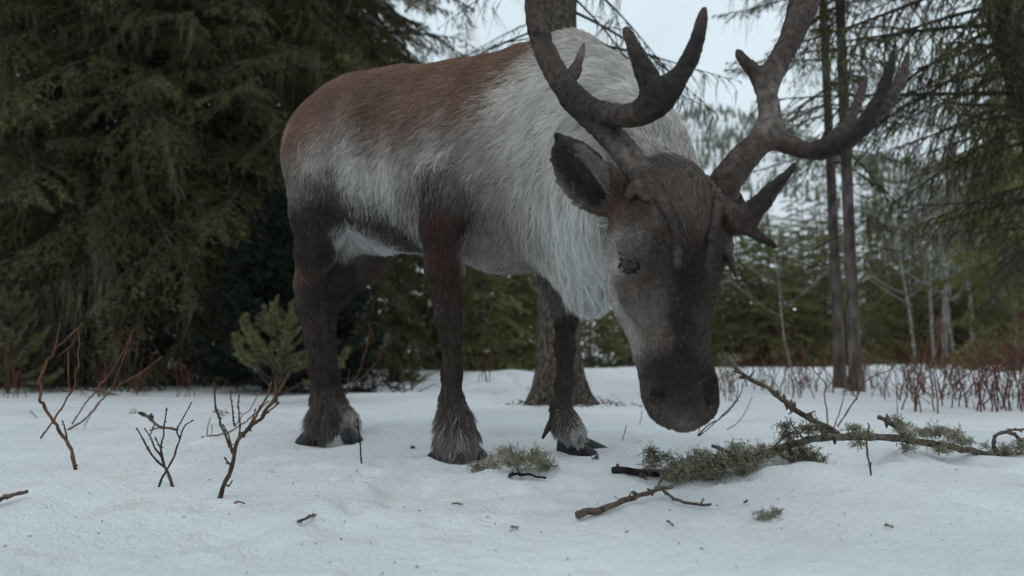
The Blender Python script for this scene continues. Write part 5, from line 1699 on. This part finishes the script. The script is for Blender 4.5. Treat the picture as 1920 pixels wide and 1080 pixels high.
small_conifer(548, 736, 1.32, 130, BM_J, 'dense blackish young spruce shaped like a dome behind the hind legs', 0.46, 0.12, -0.25, 0.025)
small_conifer(518, 757, 0.44, 24, BM_Y, 'light green young spruce sapling in front of the blackish young spruce', 0.85, 0.16, -0.55, 0.009, z0=0.08)
small_conifer(772, 732, 0.34, 18, BM_Y, 'little dark green sapling on the snow between hind and fore legs', 0.35, 0.15, -0.5, 0.007, z0=0.05)
small_conifer(14, 738, 0.62, 34, BM_Y, 'greyish young spruce at the left frame edge', 0.45, 0.15, -0.4, 0.012, z0=0.05)
# brown dead fern clump
g = GS(745, 716)
A = Acc()
for i in range(70):
    d = unit(np.array([rng.normal(), rng.normal() * .8, 0.5 + rng.random()]))
    L = 0.10 + 0.18 * rng.random()
    s = np.linspace(0, 1, 5)[:, None]
    c = d * L * s + np.array([0, 0, -0.08]) * s ** 2
    A.tube(c, np.linspace(.004, .002, 5), 3)
    b_ = np.repeat(c[1:], 5, 0)
    A.needles(b_, rng.normal(size=b_.shape) + d, 0.035, 0.012)
o = link('dead_fern', A.mesh('dead_fern', [m_brownfern]), None, g)
thing(o, 'rusty brown clump of dead fern beside the little dark green sapling', 'fern')

# dead twigs and low brush at the foot of the left stand
A = Acc()
for i in range(420):
    px = -120 + 900 * rng.random()
    y = 5.0 + 2.6 * rng.random()
    x = X(px, y)
    z0 = sz(x, y)
    d = unit(np.array([rng.normal() * .8, rng.normal() * .5, 0.25 + 0.8 * rng.random()]))
    L = 0.15 + 0.5 * rng.random()
    s = np.linspace(0, 1, 5)[:, None]
    A.tube(np.array([x, y, z0 - .02]) + d * L * s + np.array([0, 0, -0.15 * L]) * s ** 2 + rng.normal(size=(5, 3)) * 0.012, np.linspace(.005, .0018, 5), 3)
o = link('undergrowth', A.mesh('undergrowth', [m_twig]))
thing(o, 'dead brown twigs and brush along the foot of the dark spruces', 'undergrowth', kind='stuff')
lowb = [(95, 738, 0.5, 2.6), (130, 742, 0.4, 0.4), (40, 735, 0.5, 0.2), (640, 728, 0.35, 2.8), (690, 722, 0.3, 0.1)]
for (px, py, L, az), lab in zip(lowb, ['fallen olive bough lying at the snow edge under the tall red-brown twigs', 'drooping olive bough resting on the snow beside the left young spruce', 'brownish bough on the snow at the left frame edge', 'low olive bough lying on the snow right of the blackish young spruce', 'low olive bough on the snow before the rusty fern']):
    g = GS(px, py)
    o = link('fallen_bough', BM_OLIVE[0], None, g + [0, 0, 0.04])
    o.rotation_euler = (0, 0.0, az)
    o.scale = (L,) * 3
    thing(o, lab, 'bough')

# snow-topped mound far right
mp_ = ball('snow_mound', (0, 0, 0), 1, m_snow, (0.55, 0.4, 0.28), 28, 18)
o = link('snow_mound', mp_, None, (X(1832, 19), 19, sz(X(1832, 19), 19) + 0.30))
thing(o, 'snow-topped mound at the foot of the bare pale trees on the right', 'mound')
# lone flake of snow in the air
o = link('snowflake', ball('snowflake', (0, 0, 0), 0.006, m_snow, (1.2, 1, 0.9), 10, 8), None, P(1490, 580, 2.6))
thing(o, 'single falling snowflake left of the paired trunks', 'snowflake')
# tiny debris scattered on the snow
A = Acc()
for i in range(330):
    r_ = 0.75 + 3.2 * rng.random() ** 1.4
    a_ = math.radians(90 + 84 * (rng.random() - 0.5))
    x, y = math.cos(a_) * r_, math.sin(a_) * r_
    z = sz(x, y) + 0.001
    d = unit(np.array([rng.normal(), rng.normal(), 0.15 * rng.normal()]))
    l = 0.0012 + 0.005 * rng.random() ** 2
    A.tube(np.array([[x, y, z], [x, y, z] + d * l * .5 + [0, 0, .0006], [x, y, z] + d * l]), np.array([.0007, .0008, .0005]), 4)
o = link('needle_litter', A.mesh('needle_litter', [m_stick]))
thing(o, 'specks of needle and bark litter scattered over the snow', 'litter', kind='stuff')

# bark flakes and needles round the foot of the trunk behind the caribou
A = Acc()
for i in range(520):
    az = rng.random() * 6.28
    rr_ = 0.11 + abs(rng.normal()) * 0.09
    x = ctx + math.cos(az) * rr_ + (0.20 * rng.random() if i % 3 == 0 else 0)
    y = cty + math.sin(az) * rr_
    z = sz(x, y) + 0.002 + 0.05 * math.exp(-((rr_ - 0.11) / 0.04) ** 2) * rng.random()
    d = unit(np.array([rng.normal(), rng.normal(), 0.4 * rng.normal()]))
    l = 0.006 + 0.03 * rng.random() ** 2
    A.tube(np.array([[x, y, z], [x, y, z] + d * l * .5 + [0, 0, .002], [x, y, z] + d * l]), np.array([.0016, .0022, .001]), 4)
o = link('bark_litter', A.mesh('bark_litter', [m_stick]))
thing(o, 'bark flakes and twigs round the foot of the thick trunk', 'litter', kind='stuff')

# ---------------------------------------------------------------- thin winter haze in the valley
bm_v = np.array([[x, y, z] for x in (-900, 1000) for y in (-200, 1000) for z in (-120, 330)], float)
hz_q = [[0, 1, 3, 2], [4, 6, 7, 5], [0, 4, 5, 1], [2, 3, 7, 6], [0, 2, 6, 4], [1, 5, 7, 3]]
m_haze = bpy.data.materials.new('haze')
m_haze.use_nodes = True
nt = m_haze.node_tree
nt.nodes.clear()
out = nt.nodes.new('ShaderNodeOutputMaterial')
pv = nt.nodes.new('ShaderNodeVolumePrincipled')
pv.inputs['Color'].default_value = (0.92, 0.96, 1.0, 1)
pv.inputs['Density'].default_value = 0.00032
pv.inputs['Anisotropy'].default_value = 0.2
nt.links.new(pv.outputs['Volume'], out.inputs['Volume'])
hz = link('haze', mesh_np('haze', bm_v, None, hz_q, [m_haze], smooth=False))
thing(hz, 'thin pale winter haze over the valley', 'haze', kind='stuff')
